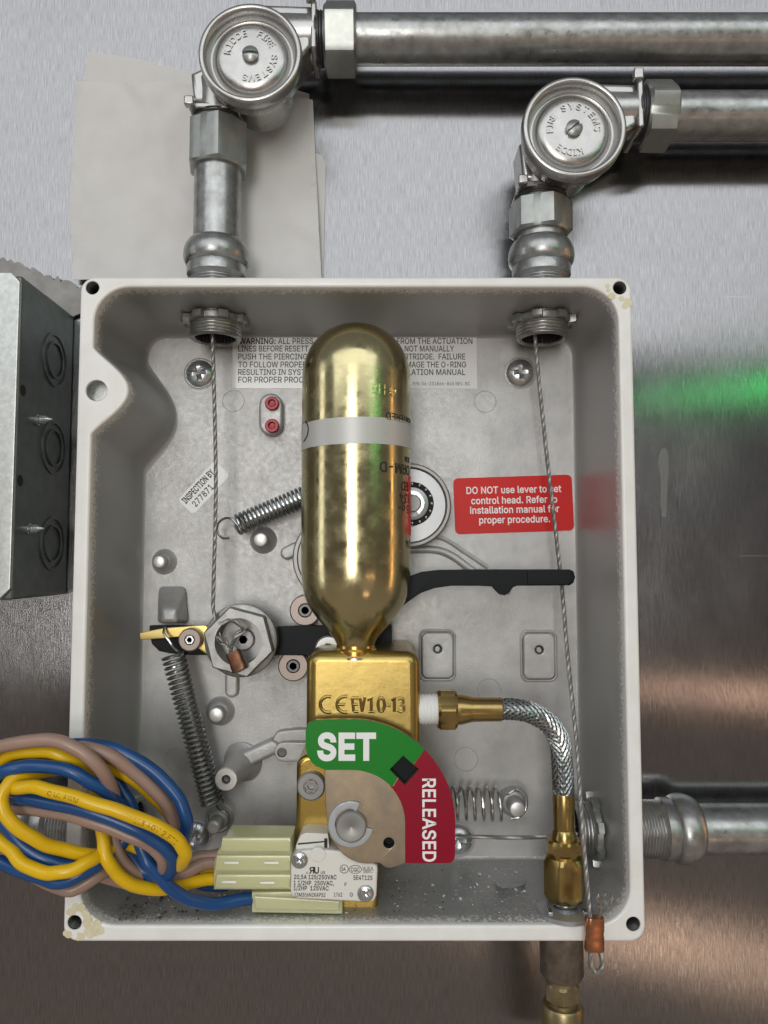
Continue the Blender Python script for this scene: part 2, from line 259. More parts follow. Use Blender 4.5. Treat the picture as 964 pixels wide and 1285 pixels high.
'o':(290,'145,-6 122,-4 101,2 82,11 65,24 51,40 39,60 31,81 26,105 24,131 26,158 31,182 39,204 51,223 65,239 82,252 101,261 122,267 145,269 168,267 190,261 209,252 226,239 240,223 252,204 260,182 265,158 267,131 265,105 260,81 252,60 240,40 226,24 209,11 190,2 168,-4|145,33 162,34 177,39 189,46 200,56 208,68 215,82 220,98 223,114 223,131 223,149 220,165 215,181 208,195 200,207 189,217 177,225 162,229 145,231 129,229 114,225 102,217 91,207 83,195 76,181 71,165 68,149 67,131 68,114 71,98 76,82 83,68 91,56 102,46 114,39 129,34'),
'p':(297,'37,-100 37,266 78,266 78,223 83,223 96,242 120,261 131,265 145,268 160,269 182,267 201,262 219,252 235,240 248,224 259,205 267,183 272,159 273,132 272,105 267,81 259,59 248,40 235,24 219,11 201,2 182,-4 161,-6 145,-5 132,-2 121,3 97,22 83,41 80,41 80,-100|154,33 170,34 184,39 196,46 206,56 214,68 221,82 226,97 229,114 230,133 229,151 226,167 221,183 215,197 206,208 196,218 184,225 170,229 154,231 139,229 125,225 113,218 103,209 94,198 87,184 83,169 80,151 79,133 80,114 83,96 88,81 94,67 103,55 113,45 125,38 139,34'),
'q':(297,'260,-100 217,-100 217,41 214,41 201,22 177,3 165,-2 152,-5 137,-6 115,-4 96,2 78,11 62,24 49,40 38,59 30,81 25,105 24,132 26,159 30,183 38,205 49,224 63,240 78,252 96,262 116,267 137,269 152,268 166,265 177,261 201,242 215,223 219,223 219,266 260,266|143,33 158,34 172,38 184,45 194,55 203,67 210,81 214,96 217,114 218,133 217,151 214,169 210,184 203,198 195,209 184,218 172,225 159,229 143,231 127,229 113,225 101,218 91,208 82,197 76,183 71,167 68,151 67,133 68,114 71,97 76,82 83,68 91,56 102,46 114,39 128,34'),
'r':(181,'37,0 37,266 78,266 78,225 81,225 87,237 96,248 107,257 120,264 134,268 149,269 160,269 170,269 170,226 161,227 145,228 133,227 122,225 111,220 102,214 94,207 88,198 83,189 81,178 80,166 80,0'),
's':(255,'127,-6 110,-5 93,-2 79,2 65,9 53,17 43,27 35,38 29,51 25,66 66,75 70,61 77,50 87,42 98,36 112,33 127,32 144,33 159,37 171,44 180,52 186,61 188,72 187,81 183,88 178,95 170,101 160,105 148,109 104,119 82,126 64,135 51,146 41,159 35,174 33,192 34,206 38,220 46,232 55,243 67,252 81,259 96,265 113,268 131,269 148,268 164,265 178,261 190,254 200,247 209,237 227,203 188,194 184,204 178,213 170,221 160,228 147,231 131,233 116,232 103,228 92,222 83,214 78,205 76,194 77,185 81,177 87,170 120,156 161,147 183,140 201,131 214,120 224,107 230,92 232,75 230,60 226,46 219,33 209,22 196,12 182,5 165,-1 147,-5'),
't':(159,'143,266 143,229 5,229 5,266|45,330 88,330 88,68 89,58 91,49 95,43 101,38 109,36 119,35 130,36 141,38 149,1 134,-2 118,-3 97,-1 79,5 64,15 54,28 48,45 45,65'),
'u':(287,'128,-4 110,-2 95,1 80,8 68,16 57,27 48,41 42,57 38,76 37,97 37,266 80,266 80,101 81,82 87,66 96,52 108,43 123,37 140,35 152,36 164,39 174,43 184,50 192,58 198,68 203,79 206,92 207,107 207,266 250,266 250,0 209,0 209,64 215,64 206,42 194,25 180,12 164,3 147,-2'),
'v':(272,'114,0 12,266 59,266 116,109 131,61 144,15 129,15 142,61 157,109 213,266 260,266 158,0'),
'w':(397,'96,0 16,266 61,266 93,150 108,96 123,29 115,29 130,94 144,150 176,266 222,266 253,150 267,95 282,29 274,29 289,95 304,150 336,266 381,266 301,0 258,0 223,120 213,157 203,196 194,236 203,236 194,196 184,157 174,120 139,0'),
'x':(265,'15,0 120,153 120,120 20,266 70,266 103,214 125,177 145,144 123,144 142,177 163,214 197,266 246,266 146,118 146,150 250,0 201,0 162,60 140,95 121,127 143,127 125,95 104,60 64,0'),
'y':(272,'33,-97 43,-60 50,-61 73,-62 91,-52 105,-25 114,-1 12,266 59,266 116,109 131,61 144,15 129,15 142,61 157,109 214,266 260,266 143,-41 124,-75 98,-95 64,-102 45,-100'),
'z':(266,'29,0 29,32 178,224 178,226 33,226 33,266 233,266 233,232 88,42 88,39 237,39 237,0'),
'~':(317,'37,105 37,123 41,139 46,152 53,163 62,172 72,178 106,186 138,179 172,154 192,139 209,134 218,136 226,139 233,145 237,154 240,164 241,177 280,177 279,159 276,143 271,130 263,119 254,110 244,104 211,96 178,103 145,127 124,143 108,147 99,146 91,143 85,137 80,129 77,119 76,105')}
def _ears(pts, idx):
    """ear clipping of one simple counter-clockwise loop (indices into pts)"""
    idx = list(idx); tri = []
    def cr(a, b, c): return (b[0] - a[0]) * (c[1] - a[1]) - (b[1] - a[1]) * (c[0] - a[0])
    guard = 0; i = 0
    while len(idx) > 3 and guard < 4 * len(idx) + 50:
        n = len(idx); i %= n
        ia, ib, ic = idx[i - 1], idx[i], idx[(i + 1) % n]
        a, b, c = pts[ia], pts[ib], pts[ic]
        q = cr(a, b, c)
        ok = q > 1e-12
        if ok:
            x0, x1, y0, y1 = min(a[0], b[0], c[0]), max(a[0], b[0], c[0]), min(a[1], b[1], c[1]), max(a[1], b[1], c[1])
            for k in idx:
                p = pts[k]
                if p[0] < x0 or p[0] > x1 or p[1] < y0 or p[1] > y1 or p == a or p == b or p == c: continue
                if cr(a, b, p) >= -1e-12 and cr(b, c, p) >= -1e-12 and cr(c, a, p) >= -1e-12: ok = False; break
        elif abs(q) <= 1e-12 and guard > n:
            idx.pop(i); guard = 0; continue
        if ok:
            tri.append((ia, ib, ic)); idx.pop(i); guard = 0; i += 1
        else:
            i += 1; guard += 1
    if len(idx) == 3: tri.append(tuple(idx))
    return tri
def tessellate_polygon(loops, sign=1):
    """triangles over the concatenated loops; loops that run against sign are holes"""
    P = [(v[0], v[1]) for l in loops for v in l]
    st, k = [], 0
    for l in loops: st.append(list(range(k, k + len(l)))); k += len(l)
    def area(ix): return .5 * sum(P[ix[i - 1]][0] * P[ix[i]][1] - P[ix[i]][0] * P[ix[i - 1]][1] for i in range(len(ix)))
    def inside(p, ix):
        c = False
        for i in range(len(ix)):
            a, b = P[ix[i - 1]], P[ix[i]]
            if (a[1] > p[1]) != (b[1] > p[1]) and p[0] < (b[0] - a[0]) * (p[1] - a[1]) / (b[1] - a[1]) + a[0]: c = not c
        return c
    out = []
    for i, l in enumerate(st):
        if area(l) * sign < 0: continue
        lp = l if area(l) > 0 else l[::-1]
        hs = [m for m in st if area(m) * sign < 0 and inside(P[m[0]], l)]
        hs = [h if area(h) < 0 else h[::-1] for h in hs]
        hs.sort(key=lambda h: -max(P[k][0] for k in h))
        def cross(a, b, c, d):
            def o(p, q, r): return (q[0] - p[0]) * (r[1] - p[1]) - (q[1] - p[1]) * (r[0] - p[0])
            return o(a, b, c) * o(a, b, d) < 0 and o(c, d, a) * o(c, d, b) < 0
        for hi, h in enumerate(hs):
            m = max(range(len(h)), key=lambda k: P[h[k]][0])
            h = h[m:] + h[:m]
            a = P[h[0]]
            for k in sorted(range(len(lp)), key=lambda k: (P[lp[k]][0] - a[0]) ** 2 + (P[lp[k]][1] - a[1]) ** 2):
                b = P[lp[k]]
                p_, n_ = P[lp[k - 1]], P[lp[(k + 1) % len(lp)]]
                c1, c2 = (b[0] - p_[0]) * (a[1] - b[1]) - (b[1] - p_[1]) * (a[0] - b[0]), (n_[0] - b[0]) * (a[1] - b[1]) - (n_[1] - b[1]) * (a[0] - b[0])
                cv = (b[0] - p_[0]) * (n_[1] - b[1]) - (b[1] - p_[1]) * (n_[0] - b[0])
                if not ((c1 > 0 and c2 > 0) if cv > 0 else (c1 > 0 or c2 > 0)): continue
                if not any(cross(a, b, P[q[j - 1]], P[q[j]]) for q in [lp] + hs[hi:] for j in range(len(q))): break
            lp = lp[:k + 1] + h + [h[0]] + lp[k:]
        out += _ears(P, lp)
    return out
def _area(p):
    return .5 * sum(p[i - 1][0] * p[i][1] - p[i][0] * p[i - 1][1] for i in range(len(p)))
def _offset(p, d):
    """move a closed outline by d to the left of its direction"""
    n = len(p); out = []
    for i in range(n):
        a, b, c = Vector(p[i - 1]).to_2d(), Vector(p[i]).to_2d(), Vector(p[(i + 1) % n]).to_2d()
        t1, t2 = (b - a), (c - b)
        if t1.length < 1e-9: t1 = t2
        if t2.length < 1e-9: t2 = t1
        t1, t2 = t1.normalized(), t2.normalized()
        n1, n2 = Vector((-t1.y, t1.x)), Vector((-t2.y, t2.x))
        m = (n1 + n2) / max(1 + n1.dot(n2), .35)
        out.append((b.x + m.x * d, b.y + m.y * d))
    return out
def S2(outlines, h0, h1, bev=0.0, res=2, hbev=None):
    """solid from outlines in the picture plane (first the outside, then holes), height h0 to h1, rounded front edges"""
    ols = []
    for i, o in enumerate(outlines):
        q = [tuple(o[0][:2])]
        for p in o[1:]:
            if abs(p[0] - q[-1][0]) + abs(p[1] - q[-1][1]) > 1e-5: q.append(tuple(p[:2]))
        if (_area(q) > 0) != (i == 0): q.reverse()
        ols.append(q)
    g = G(); g.flat = True
    prof = [(0, h0), (0, h1 - bev)] + [(bev * (1 - math.cos(PI / 2 * k / res)), h1 - bev + bev * math.sin(PI / 2 * k / res)) for k in range(1, res + 1)] if bev else [(0, h0), (0, h1)]
    last, first = [], []
    for i, q in enumerate(ols):
        kk = hbev / bev if (hbev is not None and i > 1) else 1
        rings = [[Vector((x, -h, z)) for x, z in _offset(q, d * kk)] for d, h in prof]
        g.loft(rings, False, False)
        last.append(rings[-1]); first.append(rings[0])
    for lps, fl in ((last, 0), (first, 1)):
        flat = [v for l in lps for v in l]
        tri = tessellate_polygon([[Vector((v.x, v.z, 0)) for v in l] for l in lps])
        g.add(flat, [t_ if not fl else t_[::-1] for t_ in tri])
    return g
_TC = {}
_GT = {}
def text2d(s, bold=0.0, ext=.02, bev=0.0):
    """text of cap height 1: Vectors (x, y, z), z from -.02 to .02, and faces"""
    k = (s, bold)
    if k not in _TC:
        g = G(); x = 0
        for ch in s:
            adv, data = GLYPH[ch]
            lps = []
            for c in data.split('|'):
                if not c: continue
                p = [tuple(int(v) for v in q.split(',')) for q in c.split()]
                p = _offset([(a / 356, b / 356) for a, b in p], bold * 1.4)
                lps.append([Vector((a + x, b, 0)) for a, b in p])
            for l in lps:
                g.loft([[v + Vector((0, 0, z)) for v in l] for z in (-.02, .02)], False, False)
            if lps:
                flat, no = [], 0
                for l in lps:
                    if _area(l) < 0: no += 1
                    flat += [v + Vector((0, 0, .02 + .004 * (no - 1 if _area(l) < 0 else 0))) for v in l]
                if (ch, bold) not in _GT: _GT[(ch, bold)] = tessellate_polygon(lps, -1)
                g.add(flat, _GT[(ch, bold)])
            x += adv / 356 + bold * 1.0
        _TC[k] = (g.v, g.f)
    return _TC[k]
CAPH = 1.0
def text_px(s, px, py, cap, h, wid=None, ang=0.0, bold=0.0, ext=.05, bev=0.0, align='L', dirpx=None):
    """text whose baseline starts at (px, py), cap height and width in picture pixels, lying at height h"""
    V, Fc = text2d(s, bold / 1.0, .02, bev)
    x0, x1 = min(v.x for v in V), max(v.x for v in V)
    o = at(px, py, h)
    sc = mm(cap, h, py) / CAPH
    sxx = mm(wid, h, py) / (x1 - x0) if wid else sc
    ca, sa = math.cos(ang), math.sin(ang)
    off = {'L': x0, 'C': (x0 + x1) / 2, 'R': x1}[align]
    zs = ext / .02
    vs = []
    for v in V:
        a, b = (v.x - off) * sxx, v.y * sc
        vs.append((o.x + a * ca - b * sa, -(h + (v.z + .02) * zs * .5), o.z + a * sa + b * ca))
    return G().add(vs, Fc)

def tag(o, label=None, cat=None, group=None, kind=None):
    if label: o['label'] = label
    if cat: o['category'] = cat
    if group: o['group'] = group
    if kind: o['kind'] = kind
    return o
def thing(name, label, cat, loc, group=None):
    o = bpy.data.objects.new(name, None)
    o.empty_display_size = .005
    COL.objects.link(o)
    o.location = Vector(loc) * .001
    return tag(o, label, cat, group)
def root_loc(p):
    l = Vector((0, 0, 0))
    while p:
        l += Vector(p.location); p = p.parent
    return l
def obj(name, g, mat, parent=None, bevel=0.0, smooth=38, label=None, loc=None, segs=2, uvxz=False):
    base = root_loc(parent) if parent else (Vector(loc) * .001 if loc is not None else Vector((0, 0, 0)))
    me = bpy.data.meshes.new(name)
    me.from_pydata([v * .001 - base for v in g.v], [], g.f)
    bm = bmesh.new(); bm.from_mesh(me)
    bmesh.ops.remove_doubles(bm, verts=bm.verts, dist=1e-7)
    bmesh.ops.recalc_face_normals(bm, faces=bm.faces)
    bm.to_mesh(me); bm.free()
    me.materials.append(mat)
    if smooth:
        me.polygons.foreach_set('use_smooth', [True] * len(me.polygons))
        me.set_sharp_from_angle(angle=R(smooth))
    o = bpy.data.objects.new(name, me)
    COL.objects.link(o)
    if parent: o.parent = parent
    else: o.location = base
    if bevel:
        b = o.modifiers.new('edge', 'BEVEL'); b.width = bevel * .001; b.segments = segs; b.limit_method = 'ANGLE'; b.angle_limit = R(35)
        b.harden_normals = False
    if smooth and (bevel or getattr(g, 'flat', False)):
        wn = o.modifiers.new('normals', 'WEIGHTED_NORMAL'); wn.keep_sharp = True; wn.weight = 80
    if label: o['label'] = label
    return o
def lone(name, g, mat, label, cat, loc, group=None, kind=None, **kw):
    o = obj(name, g, mat, None, loc=loc, **kw)
    return tag(o, label, cat, group, kind)

# ------------------------------------------------------------------ materials
def mat(name, col, metal=0.0, rough=.5, var=None, vscale=300, vamt=.5, bump=0.0, bscale=1500, rvar=0.0, rscale=400, coat=0.0,
        trans=0.0, spec=.5, speck=None, sscale=900, sth=.7, stretch=None, alpha=1.0, scr=0.0):
    m = bpy.data.materials.new(name); m.use_nodes = True
    t = m.node_tree; L = t.links
    b = t.nodes['Principled BSDF']
    b.inputs['Base Color'].default_value = (*col, 1)
    b.inputs['Metallic'].default_value = metal
    b.inputs['Roughness'].default_value = rough
    b.inputs['Coat Weight'].default_value = coat
    b.inputs['Transmission Weight'].default_value = trans
    b.inputs['Specular IOR Level'].default_value = spec
    b.inputs['Alpha'].default_value = alpha
    tc = t.nodes.new('ShaderNodeTexCoord')
    co = tc.outputs['Object']
    if stretch:
        mp = t.nodes.new('ShaderNodeMapping'); mp.inputs['Scale'].default_value = stretch
        L.new(co, mp.inputs[0]); co = mp.outputs[0]
    def nz(scale, detail=4, rg=.6):
        n = t.nodes.new('ShaderNodeTexNoise'); n.inputs['Scale'].default_value = scale
        n.inputs['Detail'].default_value = detail; n.inputs['Roughness'].default_value = rg
        L.new(co, n.inputs['Vector']); return n.outputs['Fac']
    cout = None
    def ramp(fac, a, b_, lo, hi):
        r = t.nodes.new('ShaderNodeMapRange'); r.inputs['From Min'].default_value = lo; r.inputs['From Max'].default_value = hi
        r.inputs['To Min'].default_value = a; r.inputs['To Max'].default_value = b_
        L.new(fac, r.inputs['Value']); return r.outputs[0]
    def mix(fac, a, b_):
        x = t.nodes.new('ShaderNodeMix'); x.data_type = 'RGBA'
        L.new(fac, x.inputs['Factor'])
        for s_, val in ((x.inputs[6], a), (x.inputs[7], b_)):
            if isinstance(val, tuple): s_.default_value = (*val, 1)
            else: L.new(val, s_)
        return x.outputs[2]
    if var:
        cout = mix(ramp(nz(vscale), 0, vamt * 2, .35, .75), col, var)
    if speck:
        cout = mix(ramp(nz(sscale, 3, .7), 0, 1, sth, sth + .04), cout or col, speck)
    if cout: L.new(cout, b.inputs['Base Color'])
    if rvar:
        L.new(ramp(nz(rscale), max(rough - rvar, .03), rough + rvar, .3, .7), b.inputs['Roughness'])
    if bump:
        bp = t.nodes.new('ShaderNodeBump'); bp.inputs['Strength'].default_value = min(1, bump); bp.inputs['Distance'].default_value = .0001 * max(1, bump)
        L.new(nz(bscale, 5, .65), bp.inputs['Height']); L.new(bp.outputs[0], b.inputs['Normal'])
    m['_'] = 1
    return m
M = {}
M['alu'] = mat('cast_aluminium', (.50, .495, .488), .45, .43, var=(.38, .375, .368), vscale=70, vamt=.6, bump=.9, bscale=1900, rvar=.08, rscale=500)
M['alu_top'] = mat('machined_aluminium', (.74, .73, .71), .75, .4, bump=.5, bscale=2500)
M['white'] = mat('white_enamel', (.87, .86, .84), 0, .28, var=(.74, .73, .69), vscale=90, vamt=.35, bump=.12, bscale=300, speck=(.36, .30, .20), sscale=420, sth=.725)
M['emt'] = mat('galvanised_tube', (.45, .455, .45), .88, .34, var=(.28, .28, .27), vscale=170, vamt=.55, bump=.2, bscale=900, rvar=.1, stretch=(1, 1, 1))
M['zinc'] = mat('zinc_casting', (.49, .48, .465), .9, .30, var=(.41, .40, .385), vscale=120, vamt=.4, bump=.2, bscale=500, rvar=.05)
M['nut'] = mat('plated_nut', (.33, .345, .33), .75, .36, var=(.42, .43, .41), vscale=300, vamt=.4, bump=.15, bscale=800, speck=(.16, .15, .13), sscale=700, sth=.72)
M['bright'] = mat('bright_zinc_plate', (.66, .68, .70), .95, .24, var=(.5, .52, .54), vscale=500, vamt=.4, bump=.2, bscale=900)
M['screw'] = mat('zinc_screw', (.56, .57, .58), .9, .30)
M['bush'] = mat('weathered_zinc', (.36, .36, .345), .8, .42, var=(.24, .24, .23), vscale=250, vamt=.6, bump=.4, bscale=700)
M['dark'] = mat('dark_steel', (.12, .12, .12), .8, .38)
M['black'] = mat('black_oxide', (.006, .008, .010), 0, .5, bump=.1, bscale=1500, spec=.2)
M['hole'] = mat('dark_recess', (.03, .03, .03), .2, .7)
M['spring'] = mat('spring_wire', (.40, .42, .42), .95, .24)
M['spring2'] = mat('bright_spring_wire', (.62, .61, .59), .95, .22)
M['cable'] = mat('wire_rope_steel', (.34, .33, .315), .85, .45)
M['gold'] = mat('yellow_chromate', (.60, .535, .30), .97, .20, var=(.44, .37, .20), vscale=30, vamt=.5, bump=.15, bscale=260, rvar=.10, rscale=200, speck=(.75, .68, .5), sscale=800, sth=.765)
M['goldneck'] = mat('amber_chromate', (.62, .38, .10), .95, .22)
M['valve'] = mat('gold_anodised_casting', (.43, .315, .10), .95, .31, var=(.33, .24, .08), vscale=80, vamt=.4, bump=.5, bscale=350, speck=(.85, .75, .4), sscale=520, sth=.735)
M['valve2'] = mat('gold_anodised_plate', (.48, .33, .085), .95, .26, var=(.38, .26, .07), vscale=60, vamt=.4, bump=.2, bscale=300)
M['brass'] = mat('brass', (.46, .33, .12), .95, .26, var=(.34, .24, .10), vscale=180, vamt=.5, bump=.12, bscale=600)
M['oldbrass'] = mat('dull_brass', (.36, .29, .15), .85, .38, var=(.24, .20, .13), vscale=220, vamt=.6, bump=.2, bscale=700)
M['bronze'] = mat('stained_steel', (.28, .24, .20), .85, .36, var=(.17, .14, .115), vscale=250, vamt=.6, bump=.2, bscale=700, speck=(.06, .05, .045), sscale=420, sth=.68)
M['copper'] = mat('copper', (.60, .27, .14), .95, .27, var=(.38, .16, .09), vscale=250, vamt=.5, bump=.2, bscale=900)
M['copperdark'] = mat('dark_copper', (.24, .105, .06), .8, .34, var=(.14, .07, .04), vscale=350, vamt=.5, bump=.25, bscale=900)
M['pinksteel'] = mat('pale_bronze_roller', (.34, .28, .25), .6, .42, bump=.15, bscale=900)
M['tan'] = mat('tarnished_plate', (.40, .315, .215), .8, .36, var=(.30, .25, .19), vscale=150, vamt=.7, bump=.15, bscale=600, speck=(.60, .52, .38), sscale=900, sth=.69)
M['clip'] = mat('grey_clip', (.42, .44, .46), .35, .36)
M['shaft'] = mat('grey_shaft', (.30, .295, .285), .6, .42, bump=.1)
M['green'] = mat('green_enamel', (.006, .205, .014), 0, .36, bump=.1, bscale=500, spec=.25, speck=(.03, .10, .03), sscale=500, sth=.74)
M['red'] = mat('crimson_enamel', (.27, .002, .020), 0, .36, bump=.1, bscale=500, spec=.25, speck=(.14, .02, .02), sscale=500, sth=.74)
M['redlabel'] = mat('red_vinyl', (.66, .010, .008), 0, .40, spec=.3, var=(.55, .02, .016), vscale=40)
M['redscrew'] = mat('red_screw', (.30, .012, .02), .2, .35)
M['ink'] = mat('black_ink', (.02, .02, .02), 0, .6)
M['wireink'] = mat('faded_print', (.16, .11, .01), 0, .5)
M['greyink'] = mat('grey_ink', (.07, .07, .07), 0, .6)
M['whiteink'] = mat('white_ink', (.86, .86, .86), 0, .45)
M['whiteplastic'] = mat('white_plastic', (.76, .74, .69), 0, .42, bump=.08)
M['tape'] = mat('white_thread_tape', (.82, .82, .81), 0, .55, bump=.3, bscale=900)
M['band'] = mat('silver_paper_band', (.55, .55, .53), .25, .42, speck=(.22, .2, .16), sscale=350, sth=.72)
M['film'] = mat('clear_label_film', (.86, .865, .86), .0, .14, bump=.5, bscale=120)
M['sticker'] = mat('silver_sticker', (.92, .92, .91), 0, .4, bump=.2, bscale=160)
M['blue'] = mat('blue_wire', (.012, .075, .24), 0, .30, var=(.010, .05, .17), vscale=60, vamt=.35, bump=.15, bscale=200, speck=(.10, .08, .05), sscale=650, sth=.745)
M['yellow'] = mat('yellow_wire', (.80, .50, .006), 0, .30, var=(.68, .40, .004), vscale=60, vamt=.35, bump=.15, bscale=200, speck=(.10, .08, .05), sscale=650, sth=.745)
M['brown'] = mat('brown_wire', (.36, .235, .185), 0, .33, var=(.28, .18, .14), vscale=60, vamt=.4, bump=.15, bscale=200)
M['nylon'] = mat('pale_nylon', (.66, .66, .36), 0, .22, spec=.6)
_b = M['nylon'].node_tree.nodes['Principled BSDF']
_b.inputs['Subsurface Weight'].default_value = .7; _b.inputs['Subsurface Radius'].default_value = (1.0, 1.0, .6); _b.inputs['Subsurface Scale'].default_value = .006
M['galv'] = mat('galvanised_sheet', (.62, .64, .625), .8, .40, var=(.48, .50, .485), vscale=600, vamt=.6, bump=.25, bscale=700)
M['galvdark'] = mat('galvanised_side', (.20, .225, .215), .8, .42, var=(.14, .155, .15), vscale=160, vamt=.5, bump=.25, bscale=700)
M['paper'] = mat('white_paper', (.68, .665, .655), 0, .75, var=(.58, .56, .54), vscale=30, vamt=.4, bump=.4, bscale=200)
M['torn'] = mat('grey_torn_backing', (.34, .32, .31), 0, .45, var=(.24, .23, .22), vscale=150, vamt=.6, bump=1.0, bscale=200)
M['drip'] = mat('dried_film', (.42, .42, .40), 0, .5, alpha=.16)
M['glue'] = mat('yellowed_sealant', (.74, .70, .52), 0, .4, var=(.60, .52, .30), vscale=260, vamt=.4, bump=.8, bscale=700)
M['crumb'] = mat('pale_crumbs', (.60, .60, .57), 0, .8)
M['dirt'] = mat('dark_crumbs', (.06, .055, .05), 0, .8)
M['yellowz'] = mat('yellow_zinc_plate', (.66, .47, .13), .9, .30, var=(.60, .50, .22), vscale=200, vamt=.6)
M['washer'] = mat('grey_washer', (.42, .43, .44), .6, .36)

# inner wall of the box: white overspray that ends in a speckled line, dust on the floor side
def inner_mat():
    m = bpy.data.materials.new('oversprayed_aluminium'); m.use_nodes = True
    t = m.node_tree; L = t.links; b = t.nodes['Principled BSDF']
    g = t.nodes.new('ShaderNodeNewGeometry'); s = t.nodes.new('ShaderNodeSeparateXYZ'); L.new(g.outputs['Position'], s.inputs[0])
    n = t.nodes.new('ShaderNodeTexNoise'); n.inputs['Scale'].default_value = 900; n.inputs['Detail'].default_value = 3; n.inputs['Roughness'].default_value = .8
    n2 = t.nodes.new('ShaderNodeTexNoise'); n2.inputs['Scale'].default_value = 45; n2.inputs['Detail'].default_value = 3
    L.new(g.outputs['Position'], n.inputs['Vector']); L.new(g.outputs['Position'], n2.inputs['Vector'])
    def math_(op, a, b_):
        x = t.nodes.new('ShaderNodeMath'); x.operation = op
        for i, q in enumerate((a, b_)):
            if isinstance(q, (int, float)): x.inputs[i].default_value = q
            else: L.new(q, x.inputs[i])
        return x.outputs[0]
    def rng(v, a, b_, c=0, d=1):
        x = t.nodes.new('ShaderNodeMapRange')
        for k, q in zip(('From Min', 'From Max', 'To Min', 'To Max'), (a, b_, c, d)): x.inputs[k].default_value = q
        L.new(v, x.inputs['Value']); return x.outputs[0]
    # paint amount falls from the rim (y = -52 mm) inwards, speckled
    dep = rng(s.outputs['Y'], -.0515, -.0385)      # 0 at the rim, 1 deep
    k = math_('ADD', math_('MULTIPLY', dep, 1.15), math_('MULTIPLY', math_('SUBTRACT', n.outputs[0], .5), 1.5))
    paint = rng(k, .46, .16)
    # grime and powder lying on the bottom wall
    low = rng(s.outputs['Z'], -.104, -.116)
    d1 = math_('MULTIPLY', low, rng(math_('ADD', n2.outputs[0], math_('MULTIPLY', math_('SUBTRACT', n.outputs[0], .5), .9)), .555, .66))
    d2 = math_('MULTIPLY', low, rng(n.outputs[0], .605, .66))
    def mix(f, a, b_):
        x = t.nodes.new('ShaderNodeMix'); x.data_type = 'RGBA'; L.new(f, x.inputs['Factor'])
        for s_, q in ((x.inputs[6], a), (x.inputs[7], b_)):
            if isinstance(q, tuple): s_.default_value = (*q, 1)
            else: L.new(q, s_)
        return x.outputs[2]
    c = mix(paint, (.42, .416, .41), (.78, .77, .745))
    c = mix(math_('MULTIPLY', d1, .6), c, (.10, .095, .09))
    c = mix(d2, c, (.66, .65, .62))
    L.new(c, b.inputs['Base Color'])
    inv = math_('SUBTRACT', 1, math_('MAXIMUM', paint, math_('MAXIMUM', d1, d2)))
    L.new(math_('MULTIPLY', inv, .6), b.inputs['Metallic'])
    b.inputs['Roughness'].default_value = .42
    bp = t.nodes.new('ShaderNodeBump'); bp.inputs['Strength'].default_value = .4; bp.inputs['Distance'].default_value = .0001
    L.new(n.outputs[0], bp.inputs['Height']); L.new(bp.outputs[0], b.inputs['Normal'])
    return m
M['inner'] = inner_mat()

# brushed stainless wall: vertical grain
def steel_mat():
    m = bpy.data.materials.new('brushed_stainless'); m.use_nodes = True
    t = m.node_tree; L = t.links; b = t.nodes['Principled BSDF']
    g = t.nodes.new('ShaderNodeNewGeometry')
    def nz(sc, detail, vec):
        mp = t.nodes.new('ShaderNodeMapping'); mp.inputs['Scale'].default_value = vec; L.new(g.outputs['Position'], mp.inputs[0])
        n = t.nodes.new('ShaderNodeTexNoise'); n.inputs['Scale'].default_value = sc; n.inputs['Detail'].default_value = detail; n.inputs['Roughness'].default_value = .7
        L.new(mp.outputs[0], n.inputs['Vector']); return n.outputs['Fac']
    grain = nz(1, 5, (3600, 1, 150))
    broad = nz(1, 5, (26, 1, 14))
    spk = nz(420, 2, (1, 1, 1))
    def rng(v, a, b_, c, d):
        x = t.nodes.new('ShaderNodeMapRange')
        for k, q in zip(('From Min', 'From Max', 'To Min', 'To Max'), (a, b_, c, d)): x.inputs[k].default_value = q
        L.new(v, x.inputs['Value']); return x.outputs[0]
    mp = t.nodes.new('ShaderNodeMapping'); mp.inputs['Rotation'].default_value = (0, R(27), 0); mp.inputs['Scale'].default_value = (9, 1, 700)
    L.new(g.outputs['Position'], mp.inputs[0])
    sn = t.nodes.new('ShaderNodeTexNoise'); sn.inputs['Scale'].default_value = 1; sn.inputs['Detail'].default_value = 2; L.new(mp.outputs[0], sn.inputs['Vector'])
    scr = rng(sn.outputs['Fac'], .755, .77, 0, 1)
    x = t.nodes.new('ShaderNodeMix'); x.data_type = 'RGBA'
    L.new(rng(grain, .3, .7, 0, 1), x.inputs['Factor'])
    x.inputs[6].default_value = (.195, .193, .196, 1); x.inputs[7].default_value = (.385, .38, .385, 1)
    y = t.nodes.new('ShaderNodeMix'); y.data_type = 'RGBA'
    L.new(rng(spk, .765, .79, 0, 1), y.inputs['Factor']); L.new(x.outputs[2], y.inputs[6]); y.inputs[7].default_value = (.06, .045, .03, 1)
    z = t.nodes.new('ShaderNodeMix'); z.data_type = 'RGBA'
    L.new(scr, z.inputs['Factor']); L.new(y.outputs[2], z.inputs[6]); z.inputs[7].default_value = (.72, .70, .68, 1)
    L.new(z.outputs[2], b.inputs['Base Color'])
    b.inputs['Metallic'].default_value = 1
    L.new(rng(broad, .3, .7, .14, .205), b.inputs['Roughness'])
    b.inputs['Anisotropic'].default_value = .9
    tg = t.nodes.new('ShaderNodeTangent'); tg.direction_type = 'UV_MAP'
    L.new(tg.outputs[0], b.inputs['Tangent'])
    b.inputs['Anisotropic Rotation'].default_value = .0
    bp = t.nodes.new('ShaderNodeBump'); bp.inputs['Strength'].default_value = .35; bp.inputs['Distance'].default_value = .00012
    L.new(grain, bp.inputs['Height']); L.new(bp.outputs[0], b.inputs['Normal'])
    return m
M['steel'] = steel_mat()

